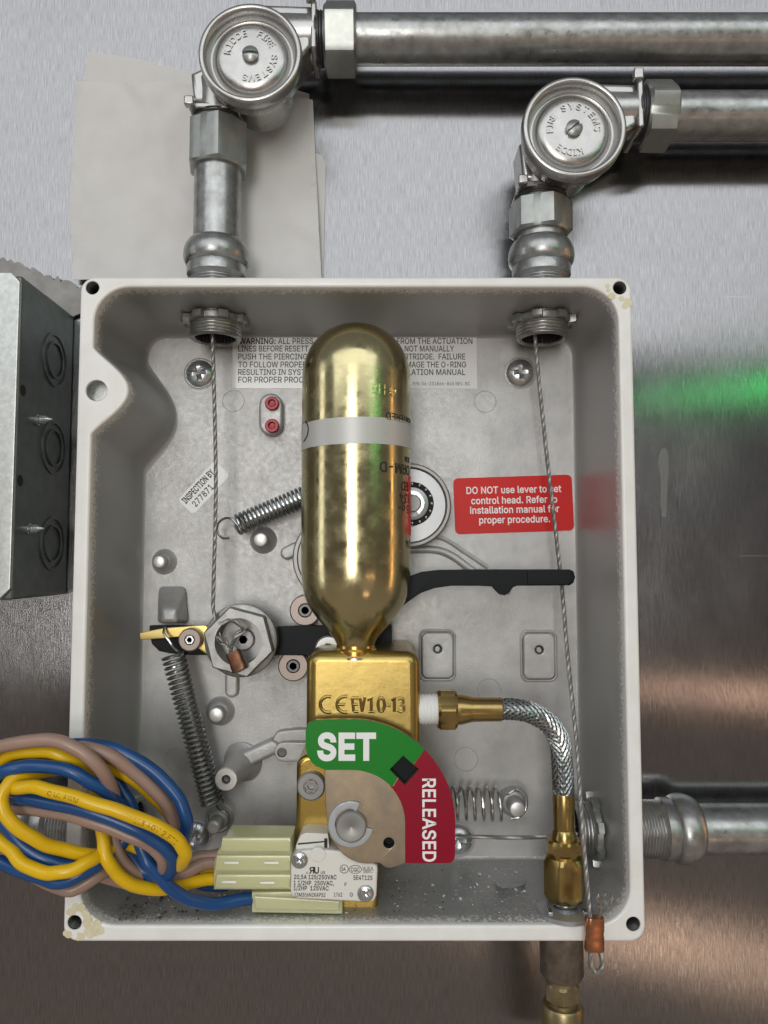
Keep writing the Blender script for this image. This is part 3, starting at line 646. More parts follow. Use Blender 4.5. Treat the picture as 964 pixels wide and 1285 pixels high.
# ================================================================== SETTING
g = G()
n = 24
g.add([(-1500 + 3000 * i / n, -WALL, -1200 + 2400 * j / n) for j in range(n + 1) for i in range(n + 1)],
      [(j * (n + 1) + i, j * (n + 1) + i + 1, (j + 1) * (n + 1) + i + 1, (j + 1) * (n + 1) + i) for j in range(n) for i in range(n)])
wall = obj('steel_wall', g, M['steel'], smooth=0)
uv = wall.data.uv_layers.new(name='UVMap')
for lp in wall.data.loops:
    c_ = wall.data.vertices[lp.vertex_index].co
    uv.data[lp.index].uv = (c_.x, c_.z)
tag(wall, 'brushed stainless steel wall panel with fine vertical grain behind everything', kind='structure')

# paper sheets stuck behind the conduit
def sheet(name, pts, h, amp, m, label, cat_, seed, thick=.25):
    ol = O2(pts, h)
    cu = S2([ol], h, h + thick, 0)
    bm = bmesh.new()
    vs = [bm.verts.new(v) for v in cu.v]
    for f in cu.f:
        try: bm.faces.new([vs[i] for i in f])
        except ValueError: pass
    bmesh.ops.triangulate(bm, faces=bm.faces)
    for _ in range(5):
        bmesh.ops.subdivide_edges(bm, edges=[e_ for e_ in bm.edges if e_.calc_length() > 2.6], cuts=1)
        bmesh.ops.triangulate(bm, faces=bm.faces)
    for v in bm.verts:
        rg_ = 1 - min(1, 5 * abs(noise.noise(Vector((v.co.x * .022 + v.co.z * .012, v.co.z * .03, seed + 9)))))
        q = .55 * rg_ + noise.noise(Vector((v.co.x * .03 + seed, v.co.z * .02, seed))) + .4 * noise.noise(Vector((v.co.x * .11, v.co.z * .09, seed + 3)))
        v.co.y -= max(-(h - WALL) * .8, amp * q)
    bm.verts.index_update()
    g = G().add([v.co.copy() for v in bm.verts], [tuple(v.index for v in f.verts) for f in bm.faces])
    bm.free()
    return lone(name, g, m, label, cat_, at(*pts[0], h), smooth=60)
sheet('paper_sheet', [(111, 66), (140, 69), (176, 76), (195, 79), (200, 84), (212, 82), (222, 89), (232, 86), (240, 91), (250, 88), (330, 100), (388, 118), (394, 192), (404, 195), (409, 206), (407, 290), (406, 352), (100, 352), (104, 200), (107, 100)],
      7.4, .4, M['paper'], 'larger white paper sheet at the back, its top and right edges showing', 'paper sheet', 3)
sheet('paper_sheet', [(95, 100), (112, 99), (180, 106), (215, 104), (262, 112), (393, 128), (396, 200), (400, 270), (404, 352), (93, 352), (93, 300), (89, 264), (92, 180)],
      9.2, 2.8, M['paper'], 'smaller white paper sheet in front, right behind the upright conduit', 'paper sheet', 11)
sheet('paper_scrap', [(345, 12), (350, -4), (354, 12), (352, 20), (346, 20)], 7.8, .2, M['paper'], 'tiny grey paper tip poking up above the left pulley elbow', 'paper scrap', 5)
lone('dried_drip', S2([[tuple(v) for v in cat([Vector(q) for q in O2([(834, 562), (838, 568), (839, 590), (837, 620), (836, 645), (832, 648), (830, 640), (829, 600), (826, 585), (828, 568)], WALL)], 5, True)]], WALL + .01, WALL + .06, 0), M['drip'],
     'pale dried drip running down the steel wall right of the box', 'drip mark', at(833, 600, 0))
jag = []
for i in range(30):
    t_ = i / 29
    jag.append((-20 + t_ * 128, 322 + 42 * t_ ** 1.25 + random.uniform(-4, 4)))
jag += [(110, 372), (106, 392), (92, 398), (80, 388), (60, 372), (30, 356), (10, 352), (-20, 352)]
sheet('torn_backing', jag, 8.6, 1.6, M['torn'], 'crumpled grey torn backing strip above the galvanised junction box', 'torn backing', 21, .8)

# ================================================================== JUNCTION BOX (left)
XS = at(92, 396, 8).x
zt = atx(92, 396, XS).z
zb = atx(88, 745, XS).z
hf = 51.5
t = thing('junction_box', 'galvanised square electrical junction box cut by the left edge', 'junction box', (XS - 50, -1, zb))
g = G().box((XS - 50.5, -(hf - 1.5 + 7.2) / 2, (zt + zb) / 2), (101, hf - 8.7, zt - zb))
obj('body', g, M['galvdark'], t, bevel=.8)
cxr = XS + .2
c = [(cxr - 100, zt + .3), (cxr - 3, zt + .3), (cxr, zt - 3), (cxr, zb + 4), (cxr - 4, zb - .3), (cxr - 100, zb - .3)]
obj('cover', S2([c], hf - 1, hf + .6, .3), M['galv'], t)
for py in (452, 562, 682):
    o = atx(69 - (py - 450) * .012, py, XS)
    k = G().lathe([(9.2, .0), (9.2, .45), (10.2, .45), (10.2, 0)], o, XR, 40, cap0=False, cap1=False)
    k = obj('knockout', k, M['galvdark'], t)
    obj('knockout_disc', G().lathe([(6.2, .3), (6.2, .6), (7, .6), (7, .0)], o, XR, 40, cap0=False, cap1=False), M['galvdark'], k)
for (px, py) in ((29, 490), (25.5, 603)):
    o = atx(px, py, XS)
    obj('hole', G().lathe([(2.0, -.3), (2.0, .06)], o, XR, 20), M['hole'], t)
for (px, py) in ((44, 527), (33, 664)):
    o = atx(px, py, XS)
    prof = [(1.9, 0), (1.9, 1.2), (1.5, 1.4)]
    q = 2.0
    while q < 4: prof += [(1.5, q), (1.1, q + .4)]; q += .8
    prof += [(.2, 6.2)]
    obj('screw_tip', G().lathe(prof, o, Vector((1, 0, .04)), 16), M['bright'], t)

# ================================================================== ENCLOSURE
HR, HB = 52.0, 8.0
xl = (at(103, 352, HR).x + at(77, 1176, HR).x) / 2
xr = (at(794, 352, HR).x + at(809, 1176, HR).x) / 2
ztop = at(450, 347.5, HR).z
zbot = at(450, 1182, HR).z
t = thing('enclosure', 'white rimmed cast metal control box, open at the front', 'enclosure', ((xl + xr) / 2, 0, zbot))
ENC = t
def rrect(x0, x1, z0, z1, r, n=8):
    out = []
    for cx, cz, a0 in ((x1 - r, z1 - r, 0), (x0 + r, z1 - r, 90), (x0 + r, z0 + r, 180), (x1 - r, z0 + r, 270)):
        for i in range(n + 1):
            q = R(a0 + 90 * i / n)
            out.append((cx + r * math.cos(q), cz + r * math.sin(q)))
    return out
EAR = at(121, 490, HR)
ix0, ix1, iz0, iz1 = xl + 5.0, xr - 4.7, zbot + 5.2, ztop - 3.5
def inner(d):
    """opening outline, inset by d; the mounting ear bulges in from the left"""
    x0, x1, z0, z1 = ix0 + d, ix1 - d, iz0 + d, iz1 - d
    r = max(12 - d * .8, 5)
    out = []
    for cx, cz, a0 in ((x1 - r, z1 - r, 0), (x0 + r, z1 - r, 90)):
        for i in range(11):
            q = R(a0 + 9 * i)
            # squarish, chamfer-like corners
            out.append((cx + r * math.cos(q), cz + r * math.sin(q)))
    hw = 15.0 + 1.8 * d
    zc = EAR.z - .4 * d
    for i in range(41):
        u = -1 + i / 20
        z = zc - u * hw
        b = (.5 + .5 * math.cos(PI * u)) ** .62
        out.append((x0 + 12.2 * b, z))
    for cx, cz, a0 in ((x0 + r, z0 + r, 180), (x1 - r, z0 + r, 270)):
        for i in range(11):
            q = R(a0 + 9 * i)
            out.append((cx + r * math.cos(q), cz + r * math.sin(q)))
    return out
def circ(c, r, n=28):
    return [(c[0] + r * math.cos(2 * PI * i / n), c[1] + r * math.sin(2 * PI * i / n)) for i in range(n)]
CH = [at(116, 361, HR), at(778, 361, HR), at(92, 1158, HR), at(795, 1160, HR)]
for p in CH:
    p.x = min(max(p.x, xl + 3.6), xr - 3.6); p.z = min(max(p.z, zbot + 3.6), ztop - 3.6)
holes = [circ(xz(p), 2.2) for p in CH] + [circ(xz(EAR), 3.5)]
outer = rrect(xl, xr, zbot, ztop, 5.0)
obj('rim', S2([outer, inner(0)] + holes, HR - 4, HR, .9, 3, .3), M['white'], t)
def lev(fn, d, h): return [Vector((x, -h, z)) for x, z in fn(d)]
g = G().loft([lev(inner, d, h) for d, h in ((-.1, HR - .8), (.5, 44), (1.4, 30), (2.0, 16), (2.3, 12.5), (2.7, 10.8), (3.2, 9.4), (3.8, 8.4), (4.7, 8.0))], False, False)
obj('inner_wall', g, M['inner'], t, smooth=60)
pan = lev(inner, 4.7, HB)
obj('back_panel', G().add(pan, [tuple(range(len(pan)))]), M['alu'], t, smooth=0)
g = G().loft([[Vector((x, -h, z)) for x, z in rrect(xl + q, xr - q, zbot + q, ztop - q, 5)] for h, q in ((HR - 2, .6), (20, 1.2), (7.1, 1.8))], False, False)
obj('outer_wall', g, M['white'], t)
for i, p in enumerate(CH):
    o = Vector((p.x, -(HR - 14), p.z))
    prof = [(2.2, 13.7)]
    q = 13.0
    while q > 3: prof += [(2.2, q), (1.8, q - .4)]; q -= .8
    prof += [(1.8, 1), (.01, 1)]
    obj('threaded_insert', G().lathe(prof, o, TOC, 24, cap0=False, cap1=False), M['dark'], t)
obj('filled_ear_bore', G().lathe([(0, 8), (3.5, 8), (3.5, 13.7)], Vector((EAR.x, -(HR - 14), EAR.z)), TOC, 28, cap0=False, cap1=False), M['galv'], t)  # blind floor added, stands in for the lit surface behind the hole
def post(px, py, prof, name='post', seg=28, m=None, tilt=None):
    return obj(name, G().lathe(prof, at(px, py, HB - .3), TOC, seg, cap0=False), m or M['alu'], t)
def pinpost(px, py, rb, hb, rp_, hp):
    p = post(px, py, [(rb + 1.6, 0), (rb + .7, .5), (rb, 1.3), (rb - .4, hb - .8), (rb - 1.0, hb), (rp_ + .5, hb + .1), (rp_, hb + .5), (rp_, hp - .5), (rp_ - .5, hp), (0, hp)])
    obj('pin_top', G().lathe([(rp_ - .4, hp + .02), (rp_ - .6, hp + .12), (0, hp + .12)], at(px, py, HB - .3), TOC, 20), M['alu_top'], p)
pinpost(207, 705, 4.0, 3.0, 2.5, 8)
pinpost(331, 678, 4.3, 3.2, 2.8, 8)
pinpost(277, 892, 4.6, 3.4, 2.9, 8)
pinpost(276, 1026, 4.6, 3.4, 2.5, 11)
pinpost(643, 1004, 5.0, 3.4, 3.0, 11)
# tall square block
a = O2([(199, 734), (234, 734), (238, 782), (197, 782)], HB)
b_ = O2([(202, 765), (222, 765), (223, 782), (201, 782)], 20)
g = G().loft([[Vector((x, -HB, z)) for x, z in a], [Vector((x, -20, z)) for x, z in b_]])
obj('stop_block', g, M['alu'], t, bevel=1.6, segs=3)
def slot(p0, p1, r, n=10):
    p0, p1 = Vector(p0), Vector(p1)
    d = math.atan2(p1[1] - p0[1], p1[0] - p0[0])
    out = []
    for c_, a0 in ((p1, d - PI / 2), (p0, d + PI / 2)):
        out += [(c_[0] + r * math.cos(a0 + PI * i / n), c_[1] + r * math.sin(a0 + PI * i / n)) for i in range(n + 1)]
    return out
for pa, pb, r_ in (((292, 842), (292, 866), 2.6), ((361, 694), (390, 680), 2.6), ((342, 511), (342, 534), 4.6)):
    A, B = xz(at(*pa, HB)), xz(at(*pb, HB))
    obj('slot_boss', S2([slot(A, B, r_)], HB - 1, HB + (5 if r_ > 4 else 2.6), 1.0, 3), M['alu'], t)
# bracing rib with a tall post and a lug
obj('rib', S2([O2([(296, 946), (342, 925), (352, 930), (352, 942), (318, 958), (302, 968)], 9)], HB - 1, 13.0, 1.6, 4), M['alu'], t)
obj('rib', S2([[tuple(v) for v in cat([Vector(q) for q in O2([(341, 934), (345, 921), (356, 915), (392, 914), (392, 930), (360, 930), (352, 936)], 9)], 4, True)]], HB - 1, 11.0, .9, 3), M['alu'], t)
lug = [v for v in O2([(356, 934), (395, 934), (395, 958), (356, 958)], 14)]
lg = obj('lug', S2([slot(xz(at(356, 944, 14)), xz(at(400, 944, 14)), 3.6)], HB, 14, .5), M['alu'], t)
obj('lug_hole_shade', G().lathe([(1.9, -.1), (1.9, .12), (1.5, .16), (1.4, .05), (0, .02)], at(354, 944, 14), TOC, 24, cap0=False), M['dark'], lg)  # dark disc on the solid lug, the hole's shade put into its colour
p0, p1 = at(303, 957, HB), at(284, 978, 23)
d_ = p1 - p0
obj('standoff', G().lathe([(8.0, 0), (6.6, .08 * d_.length), (5.6, .25 * d_.length), (4.8, .5 * d_.length), (4.2, .85 * d_.length), (4.0, d_.length - .4)], p0, d_, 28, cap1=False), M['alu'], t)
obj('standoff_top', G().lathe([(4.2, -2), (4.2, 0), (3.9, .3), (1.7, .3), (1.5, -.2)], p1, TOC, 28, cap1=False), M['alu_top'], t)
obj('standoff_hole', G().lathe([(1.6, .15), (1.4, -1.8), (0, -2)], p1, TOC, 20, cap0=False), M['dark'], t)
# rounded rectangular pads with a screw hole
for px, py in ((549, 822), (676, 823)):
    def pad(s): return [xz(at(px, py, HB) + Vector((x, 0, z))) for x, z in rrect(-6.2 * s[0], 6.2 * s[0], -8.9 * s[1], 8.9 * s[1], 2.6)]
    p = obj('pad', S2([pad((1, 1)), circ(xz(at(px, py - 8, HB)), 1.5)], HB - 1, HB + 1.6, .7, 3), M['alu'], t)
    obj('pad_hole', G().lathe([(1.5, 1.6), (1.4, .2), (0, -.4)], at(px, py - 8, HB), TOC, 20, cap0=False), M['dark'], p)
    q = G(); oo = pad((1.0, 1.0))
    q.tube([Vector((x, -(HB + .1), z)) for x, z in pad((1.09, 1.07))], .55, 8, closed=True)
    obj('pad_edge', q, M['alu'], p)
for px, py, r_ in ((293, 503, 4.3), (609, 504, 4.3), (614, 866, 4.4), (221, 953, 4.4), (333, 1035, 4.4), (585, 953, 4.5), (225, 620, 4.2), (650, 950, 4.2)):
    if px in (225, 650): continue
    P = [at(px, py, HB) + Vector((math.cos(q * PI / 20) * r_, 0, math.sin(q * PI / 20) * r_)) for q in range(40)]
    obj('ejector_mark', G().tube(P, .2, 6, closed=True), M['alu'], t)
# curved ribs beside the guide wheel
P = cat([at(510, 690, HB), at(545, 690, HB), at(568, 698, HB), at(596, 718, HB), at(640, 742, HB)], 8)
obj('rib', G().tube(P, 1.6, 10), M['alu'], t)
P = cat([at(520, 668, HB), at(556, 676, HB), at(585, 694, HB), at(612, 712, HB)], 8)
obj('rib', G().tube(P, .9, 8), M['alu'], t)
# yellowed sealant at two corners, and grime crumbs on the bottom wall
def splat(px, py, r, n, seed, avoid=None):
    rnd = random.Random(seed); g = G()
    for _ in range(n):
        a_, rr = rnd.uniform(0, 2 * PI), r * math.sqrt(rnd.random())
        c_ = at(px, py, HR + .02) + Vector((math.cos(a_) * rr, 0, math.sin(a_) * rr))
        if avoid is not None and (c_ - avoid).length < 3.6: continue
        if not (xl + .9 < c_.x < xr - .9 and zbot + .9 < c_.z < ztop - .9): continue
        q = rnd.uniform(.6, 1.5); hh = rnd.uniform(.05, .13)
        g.lathe([(q, -.1), (q * .92, hh * .5), (q * .5, hh), (0, hh * 1.05)], c_, TOC, 12)
    return g
SEAL = thing('sealant', 'yellowed sealant smeared around the lower left corner hole', 'sealant', at(92, 1158, HR))
g = splat(97, 1160, 5.6, 60, 4, CH[2]); g.join(splat(121, 1166, 1.8, 14, 5))
obj('smear', g, M['glue'], SEAL)
SEAL = thing('sealant', 'yellowed sealant smeared around the upper right corner hole', 'sealant', at(778, 361, HR))
g = splat(776, 361, 4.4, 24, 6, CH[1]); g.join(splat(788, 380, 1.6, 8, 7))
obj('smear', g, M['glue'], SEAL)

ZW = iz0 + 1.0
def crumbs(boxes, m, seed, name, label):
    rnd = random.Random(seed); g = G()
    for (x0, y0, x1, y1, n, s0, s1) in boxes:
        for _ in range(n):
            px, py = rnd.uniform(x0, x1), rnd.gauss((y0 + y1) / 2, (y1 - y0) / 3.2)
            p = atz(px, py, ZW)
            h_ = -p.y
            if not 14 < h_ < 50: continue
            p.z = iz0 + .5 + (51.2 - h_) * .052 + .1
            q = rnd.uniform(s0, s1)
            rot = Matrix.Rotation(rnd.uniform(0, 3), 3, 'Z') @ Matrix.Rotation(rnd.uniform(0, 1), 3, 'X')
            g.box(p + Vector((0, 0, q * .25)), (q * rnd.uniform(.7, 1.6), q * rnd.uniform(.6, 1.3), q * .5), rot)
    o = lone(name, g, m, label, 'debris', at(480, 1130, 40), kind='stuff', smooth=0)
crumbs([(540, 1095, 660, 1140, 24, .25, .9), (560, 1088, 690, 1150,  30, .2, .45), (180, 1115, 330, 1150, 45, .2, .5), (330, 1090, 540, 1150, 45, .2, .45), (700, 1100, 770, 1140, 20, .2, .4)], M['crumb'], 2, 'pale_grit', 'pale grit and powder scattered along the bottom wall of the box')
crumbs([(150, 1110, 260, 1150, 60, .25, .7), (480, 1090, 560, 1150, 40, .2, .45), (360, 1100, 480, 1150, 35, .2, .45), (150, 1135, 210, 1160, 40, .25, .6)], M['dirt'], 3, 'dark_grit', 'dark grit scattered along the bottom wall of the box')
# a flake of torn film on the bottom wall
pts = [(621, 1101), (628, 1108), (640, 1109), (652, 1108), (660, 1103), (658, 1110), (645, 1114), (632, 1115), (624, 1111)]
g = G().add([atz(a_, b2, ZW + 1.6 + .4 * math.sin(i)) for i, (a_, b2) in enumerate(pts)] + [atz(a_, b2, ZW + 1.9 + .4 * math.sin(i)) for i, (a_, b2) in enumerate(pts)],
            [tuple(range(9)), tuple(range(17, 8, -1))] + [(i, (i + 1) % 9, 9 + (i + 1) % 9, 9 + i) for i in range(9)])
lone('paint_flake', g, M['washer'], 'curled grey paint flake on the bottom wall below the bright spring', 'paint flake', at(640, 1110, 30), smooth=0)

# ================================================================== CONDUIT, FITTINGS AND PULLEY ELBOWS
HC = 24.0
def threads(r, t0, t1, pitch=1.1, amp=.45):
    out = [(r - amp, t0)]
    q = t0
    while q + pitch <= t1 + 1e-6:
        out += [(r, q + pitch * .35), (r, q + pitch * .5), (r - amp, q + pitch * .9)]
        q += pitch
    return out
def connector(o, axis, label, pre=0.0):
    """compression connector whose flange lies on the box wall at o (inner face), axis points out of the box"""
    t = thing('conduit_connector', label, 'conduit connector', o, 'compression connectors through the box walls')
    a = axis.normalized()
    nip = [(7.6, 2), (7.6, -8.0), (8.2, -8.6)] + [(r, t_) for r, t_ in threads(9.7, -8.4, 1.0, 1.25, .4)] + [(9.4, 1)]
    obj('threaded_nipple', G().lathe(nip, o, a, 40, cap0=False, cap1=False), M['emt'], t)
    obj('bore', G().lathe([(7.6, -7.6), (7.5, 6), (0, 6)], o, a, 28, cap0=False, cap1=False), M['hole'], t)
    def lug_(q):
        k = (q * 8 / (2 * PI)) % 1
        return 12.7 if k < .42 else 11.1
    def lug2(q):
        k = (q * 8 / (2 * PI)) % 1
        return 12.9 if k < .36 else 10.9
    obj('locknut', G().polar(lug2, 9.3, o, a, -3.2, -.3, 160, .5, .3), M['nut'], t)
    w_ = 5.6  # wall thickness
    z0 = w_ + pre
    prof = threads(10.2, w_ - 1, z0 + 2.4, 1.1, .5) + [(10.4, z0 + 2.4), (11.0, z0 + 2.8), (11.1, z0 + 6.2), (10.9, z0 + 6.6), (11.5, z0 + 7.0), (12.2, z0 + 8.2), (12.5, z0 + 10.2),
            (12.3, z0 + 12.4), (11.6, z0 + 14.4), (10.6, z0 + 15.8), (9.5, z0 + 16.4), (8.9, z0 + 16.4)]
    obj('compression_nut', G().lathe(prof, o, a, 48), M['emt'], t)
    return t, z0 + 17
def tube_thing(p0, p1, label, r=8.95):
    t = G()
    d = p1 - p0
    L_ = d.length
    t.lathe([(r, 0), (r, L_), (r - 1.2, L_), (r - 1.2, 0)], p0, d, 48, cap0=False, cap1=False)
    t.f.append(tuple())
    t.f.pop()
    return lone('conduit_tube', t, M['emt'], label, 'conduit tube', (p0 + p1) / 2, 'lengths of galvanised conduit')
def hexnut(o, axis, L_, rc, rb, m, parent, name='hex_nut', roll=0.0, ch=.9):
    """hexagonal nut with rounded corners"""
    ap = rc * math.cos(PI / 6)
    def rf(q):
        k = (q + PI / 6) % (PI / 3) - PI / 6
        return min(ap / math.cos(k), rc * .985)
    a_, u, v = frame(axis)
    n = 72
    rings = []
    for tt, sc, lim in ((0, 1, ap * .97), (ch, 1, 99), (L_ - ch, 1, 99), (L_, 1, ap * .97)):
        rings.append([o + a_ * tt + (u * math.cos(q + roll) + v * math.sin(q + roll)) * min(rf(q), lim) for q in [2 * PI * i / n for i in range(n)]])
    if rb:
        rings += [[o + a_ * tt + (u * math.cos(q + roll) + v * math.sin(q + roll)) * rb for q in [2 * PI * i / n for i in range(n)]] for tt in (L_, 0)]
        g = G().loft(rings, wrap=True)
    else:
        g = G().loft(rings)
    return obj(name, g, m, parent, smooth=22)

def slot_head(Rr, dome, sw, sd, ang, extra=None):
    ca, sa = math.cos(ang), math.sin(ang)
    def f(x, y, r):
        h_ = dome * (1 - (r / Rr) ** 2) + .3
        k = -x * sa + y * ca
        if abs(k) < sw: h_ -= sd
        return h_
    return f
def cross_head(Rr, dome, arm, wid, dep, ang, slotw=0):
    ca, sa = math.cos(ang), math.sin(ang)
    def f(x, y, r):
        h_ = dome * (1 - (r / Rr) ** 2.4) ** .8 + .4 if r < Rr else .4
        u, v = x * ca + y * sa, -x * sa + y * ca
        if (abs(u) < wid and abs(v) < arm) or (abs(v) < wid and abs(u) < arm):
            h_ -= dep * max(.45, 1 - r / (arm * 1.7))
        elif slotw and abs(v) < slotw and r > arm: h_ -= .45
        return h_
    return f

def ring_text(words, c, rad, cap, h):
    """words = [(text, start angle, end angle)] clockwise round c, letters stand outwards"""
    g = G()
    for s, a0, a1 in words:
        for i, chh in enumerate(s):
            q = R(a0 + (a1 - a0) * (i + .5) / len(s))
            V, Fc = text2d(chh, .010, .02)
            x0, x1 = min(v.x for v in V), max(v.x for v in V)
            sc = cap / CAPH
            ca, sa = math.cos(q - PI / 2), math.sin(q - PI / 2)
            vs = []
            for v in V:
                a_, b2 = (v.x - (x0 + x1) / 2) * sc, v.y * sc
                vs.append((c.x + math.cos(q) * rad + a_ * ca - b2 * sa, -(h + (v.z + .02) * 10), c.z + math.sin(q) * rad + a_ * sa + b2 * ca))
            g.add(vs, Fc)
    return g

def pulley(c, xv, zh, label, words, slot_ang, tl, tr):
    """corner pulley: round housing at c (front centre), one leg down at x = xv, one leg right at z = zh"""
    t = thing('pulley_elbow', label, 'pulley elbow', Vector((c.x, -HC, c.z)), 'conduit corner pulleys')
    hfz = -c.y
    o = Vector((c.x, -33, c.z))
    D = hfz - 33
    body = obj('housing', G().lathe([(15.5, 0), (17.3, 1.2), (17.8, D - 4.5), (18.7, D - 3.5), (18.7, D - .6), (18.4, D - .1)], o, TOC, 64, cap1=False), M['zinc'], t)
    # leg blocks
    zn = tl
    hx = 8.6
    obj('lower_housing', G().lathe([(11.5, 0), (13.0, 1.5), (15.0, 33.5 - HC + 9)], Vector((c.x, -(HC - 9), c.z)), TOC, 48), M['zinc'], t)
    def leg(p0, p1, r):
        d = p1 - p0; L_ = d.length
        return G().lathe([(r, 0), (r * 1.0, L_ * .55), (r * 1.05, L_ - 2), (r * .95, L_ + 1.5), (r * .7, L_ + 4), (r * .3, L_ + 5.4), (0, L_ + 5.6)], p0, d, 40)
    g = leg(Vector((xv, -HC - .5, zn)), Vector((xv + 1.5, -HC - 1.5, c.z + 1)), 8.9)
    obj('leg', g, M['zinc'], t)
    g = leg(Vector((tr, -HC - .5, zh)), Vector((c.x - 1, -HC - 1.5, zh - 1.0)), 8.9)
    obj('leg', g, M['zinc'], t)
    # cast web between the round housing and the legs
    W = [(xv - hx + .6, zn + 3), (xv + hx - .6, zn + 3), (c.x - 3, c.z - 9), (c.x - 10, c.z + 8), (xv - hx - .6, c.z + 1)]
    obj('web', S2([W], HC - 6, HC + 8.2, 2.0, 4), M['zinc'], t)
    W = [(tr - 2, zh + hx - .6), (c.x + 3, zh + hx), (c.x - 6, c.z + 10), (c.x + 9, c.z - 3), (tr - 2, zh - hx + .6)]
    obj('web', S2([W], HC - 6, HC + 8.2, 2.0, 4), M['zinc'], t)
    obj('flange', G().box((xv - .3, -HC - .0, zn + 1.2), (18.6, 18.8, 2.2)), M['zinc'], t, bevel=.6)
    obj('flange', G().box((tr - 1.0, -HC, zh - .3), (2.2, 18.8, 18.6)), M['zinc'], t, bevel=.6)
    obj('clamp_ear', G().box((tr - 2.0, -(HC + 9.5), zh + 10.2), (3.6, 3, 4.2)), M['zinc'], t, bevel=.5)
    obj('clamp_ear', G().box((xv - 8.6, -(HC + 10.6), zn + 1.5), (3.6, 3, 3.4)), M['zinc'], t, bevel=.5)
    obj('clamp_ear', G().box((xv + 8.0, -(HC + 10.6), zn + 1.5), (3.6, 3, 3.4)), M['zinc'], t, bevel=.5)
    # dished cover
    prof = [(18.6, -.8), (18.5, .4), (18.1, .75), (17.3, .85), (16.7, .6), (16.3, -.1), (16.0, -2.2), (15.7, -3.6), (15.2, -4.2), (14.5, -4.3), (14.0, -4.0), (13.6, -3.3), (13.0, -2.4), (12.2, -1.8), (11.3, -1.4), (10.2, -1.2), (9.2, -1.15), (3, -1.1), (0, -1.1)]
    cov = obj('cover', G().lathe(prof, Vector((c.x, c.y, c.z)), TOC, 72, cap0=False), M['zinc'], t, smooth=60)
    obj('lettering', ring_text(words, c, 7.4, 2.35, hfz - 1.15), M['zinc'], cov)
    obj('screw', G().head(Vector((c.x, c.y + .2, c.z)), 3.0, slot_head(3.0, .9, .42, 1.0, slot_ang), 48, 16, side=1.4), M['nut'], t)
    # threads + hex gland nut on both legs
    obj('thread', G().lathe(threads(9.9, -1, 5, 1.0, .5), Vector((xv, -HC, zn)), -UPZ, 36), M['dark'], t)
    obj('thread', G().lathe(threads(9.9, -1, 5, 1.0, .5), Vector((tr, -HC, zh)), XR, 36), M['dark'], t)
    return t
XA = at(273.5, 240, HC).x
ZA = at(700, 50, HC).z
XBp = at(679, 320, HC).x
ZBp = at(905, 146, HC).z
cA = at(314, 67, 44); cB = at(721, 160, 44)
znA = at(275, 136, HC + 9).z
znB = at(680, 234, HC + 9).z
trA = at(398, 50, HC + 5).x
trB = at(803, 140, HC + 5).x
PA = pulley(cA, XA, ZA, 'left round pulley elbow joining the upright conduit to the upper pipe', [('KIDDE', 178, 98), ('FIRE', 74, 22), ('SYSTEMS', 4, -112)], R(0), znA, trA)
PB = pulley(cB, XBp, ZBp, 'right round pulley elbow with diagonal screw slot above the box', [('FIRE', 190, 140), ('SYSTEMS', 124, -8), ('KIDDE', 292, 226)], R(40), znB, trB)
ntA = thing('gland_nut', 'hexagonal gland nut under the left pulley elbow', 'gland nut', (XA, -HC, znA - 10), 'plated hexagonal gland nuts')
zA1 = at(275, 200, HC + 9).z
hexnut(Vector((XA, -HC, zA1)), UPZ, znA - zA1 - 1.5, 12.2, 8.9, M['nut'], ntA, 'nut_body', R(12))
nt2 = thing('gland_nut', 'gland nut at the right of the left pulley elbow on the upper pipe', 'gland nut', (trA + 8, -HC, ZA), 'plated hexagonal gland nuts')
xa1 = at(447, 50, HC + 8).x
hexnut(Vector((trA + 2.6, -HC, ZA)), XR, xa1 - trA - 2.6, 13.6, 8.9, M['nut'], nt2, 'nut_body', R(20))
nt3 = thing('gland_nut', 'hexagonal gland nut under the right pulley elbow', 'gland nut', (XBp, -HC, znB - 10), 'plated hexagonal gland nuts')
zB1 = at(680, 283, HC + 9).z
hexnut(Vector((XBp, -HC, zB1)), UPZ, znB - zB1 - 2.2, 12.2, 8.9, M['nut'], nt3, 'nut_body', R(12))
nt4 = thing('gland_nut', 'gland nut at the right of the right pulley elbow on the lower pipe', 'gland nut', (trB + 8, -HC, ZBp), 'plated hexagonal gland nuts')
xb1 = at(852, 146, HC + 8).x
hexnut(Vector((trB + 2.2, -HC, ZBp)), XR, xb1 - trB - 2.2, 13.0, 8.9, M['nut'], nt4, 'nut_body', R(20))
WT = iz1 - 1.5    # inner top wall at the height of the conduit
ca_, topA = connector(Vector((XA, -HC, WT)), UPZ, 'conduit connector through the top wall, at the left', 7.5)
cb_, topB = connector(Vector((XBp, -HC, WT)), UPZ, 'conduit connector through the top wall, at the right', 7.5)
tube_thing(Vector((XA, -HC, WT + topA - 3)), Vector((XA, -HC, znA - 4)), 'short upright conduit between the left pulley elbow and the box')
tube_thing(Vector((XBp, -HC, WT + topB - 3)), Vector((XBp, -HC, znB - 4)), 'very short upright conduit under the right pulley elbow, nearly hidden by its nuts')
tube_thing(Vector((trA + 4, -HC, ZA)), Vector((330, -HC, ZA)), 'upper long horizontal conduit running off to the right')
tube_thing(Vector((trB + 4, -HC, ZBp)), Vector((330, -HC, ZBp)), 'lower horizontal conduit running right from the right pulley elbow')
ZR = at(880, 1040, 19.8).z
cr_, rR = connector(Vector((ix1 - 1.4, -19.8, ZR)), XR, 'conduit connector through the right wall beside the brass hose end', 15.0)
tube_thing(Vector((ix1 - 1.4 + rR - 3, -19.8, ZR)), Vector((330, -19.8, ZR)), 'horizontal conduit leaving the right wall of the box')
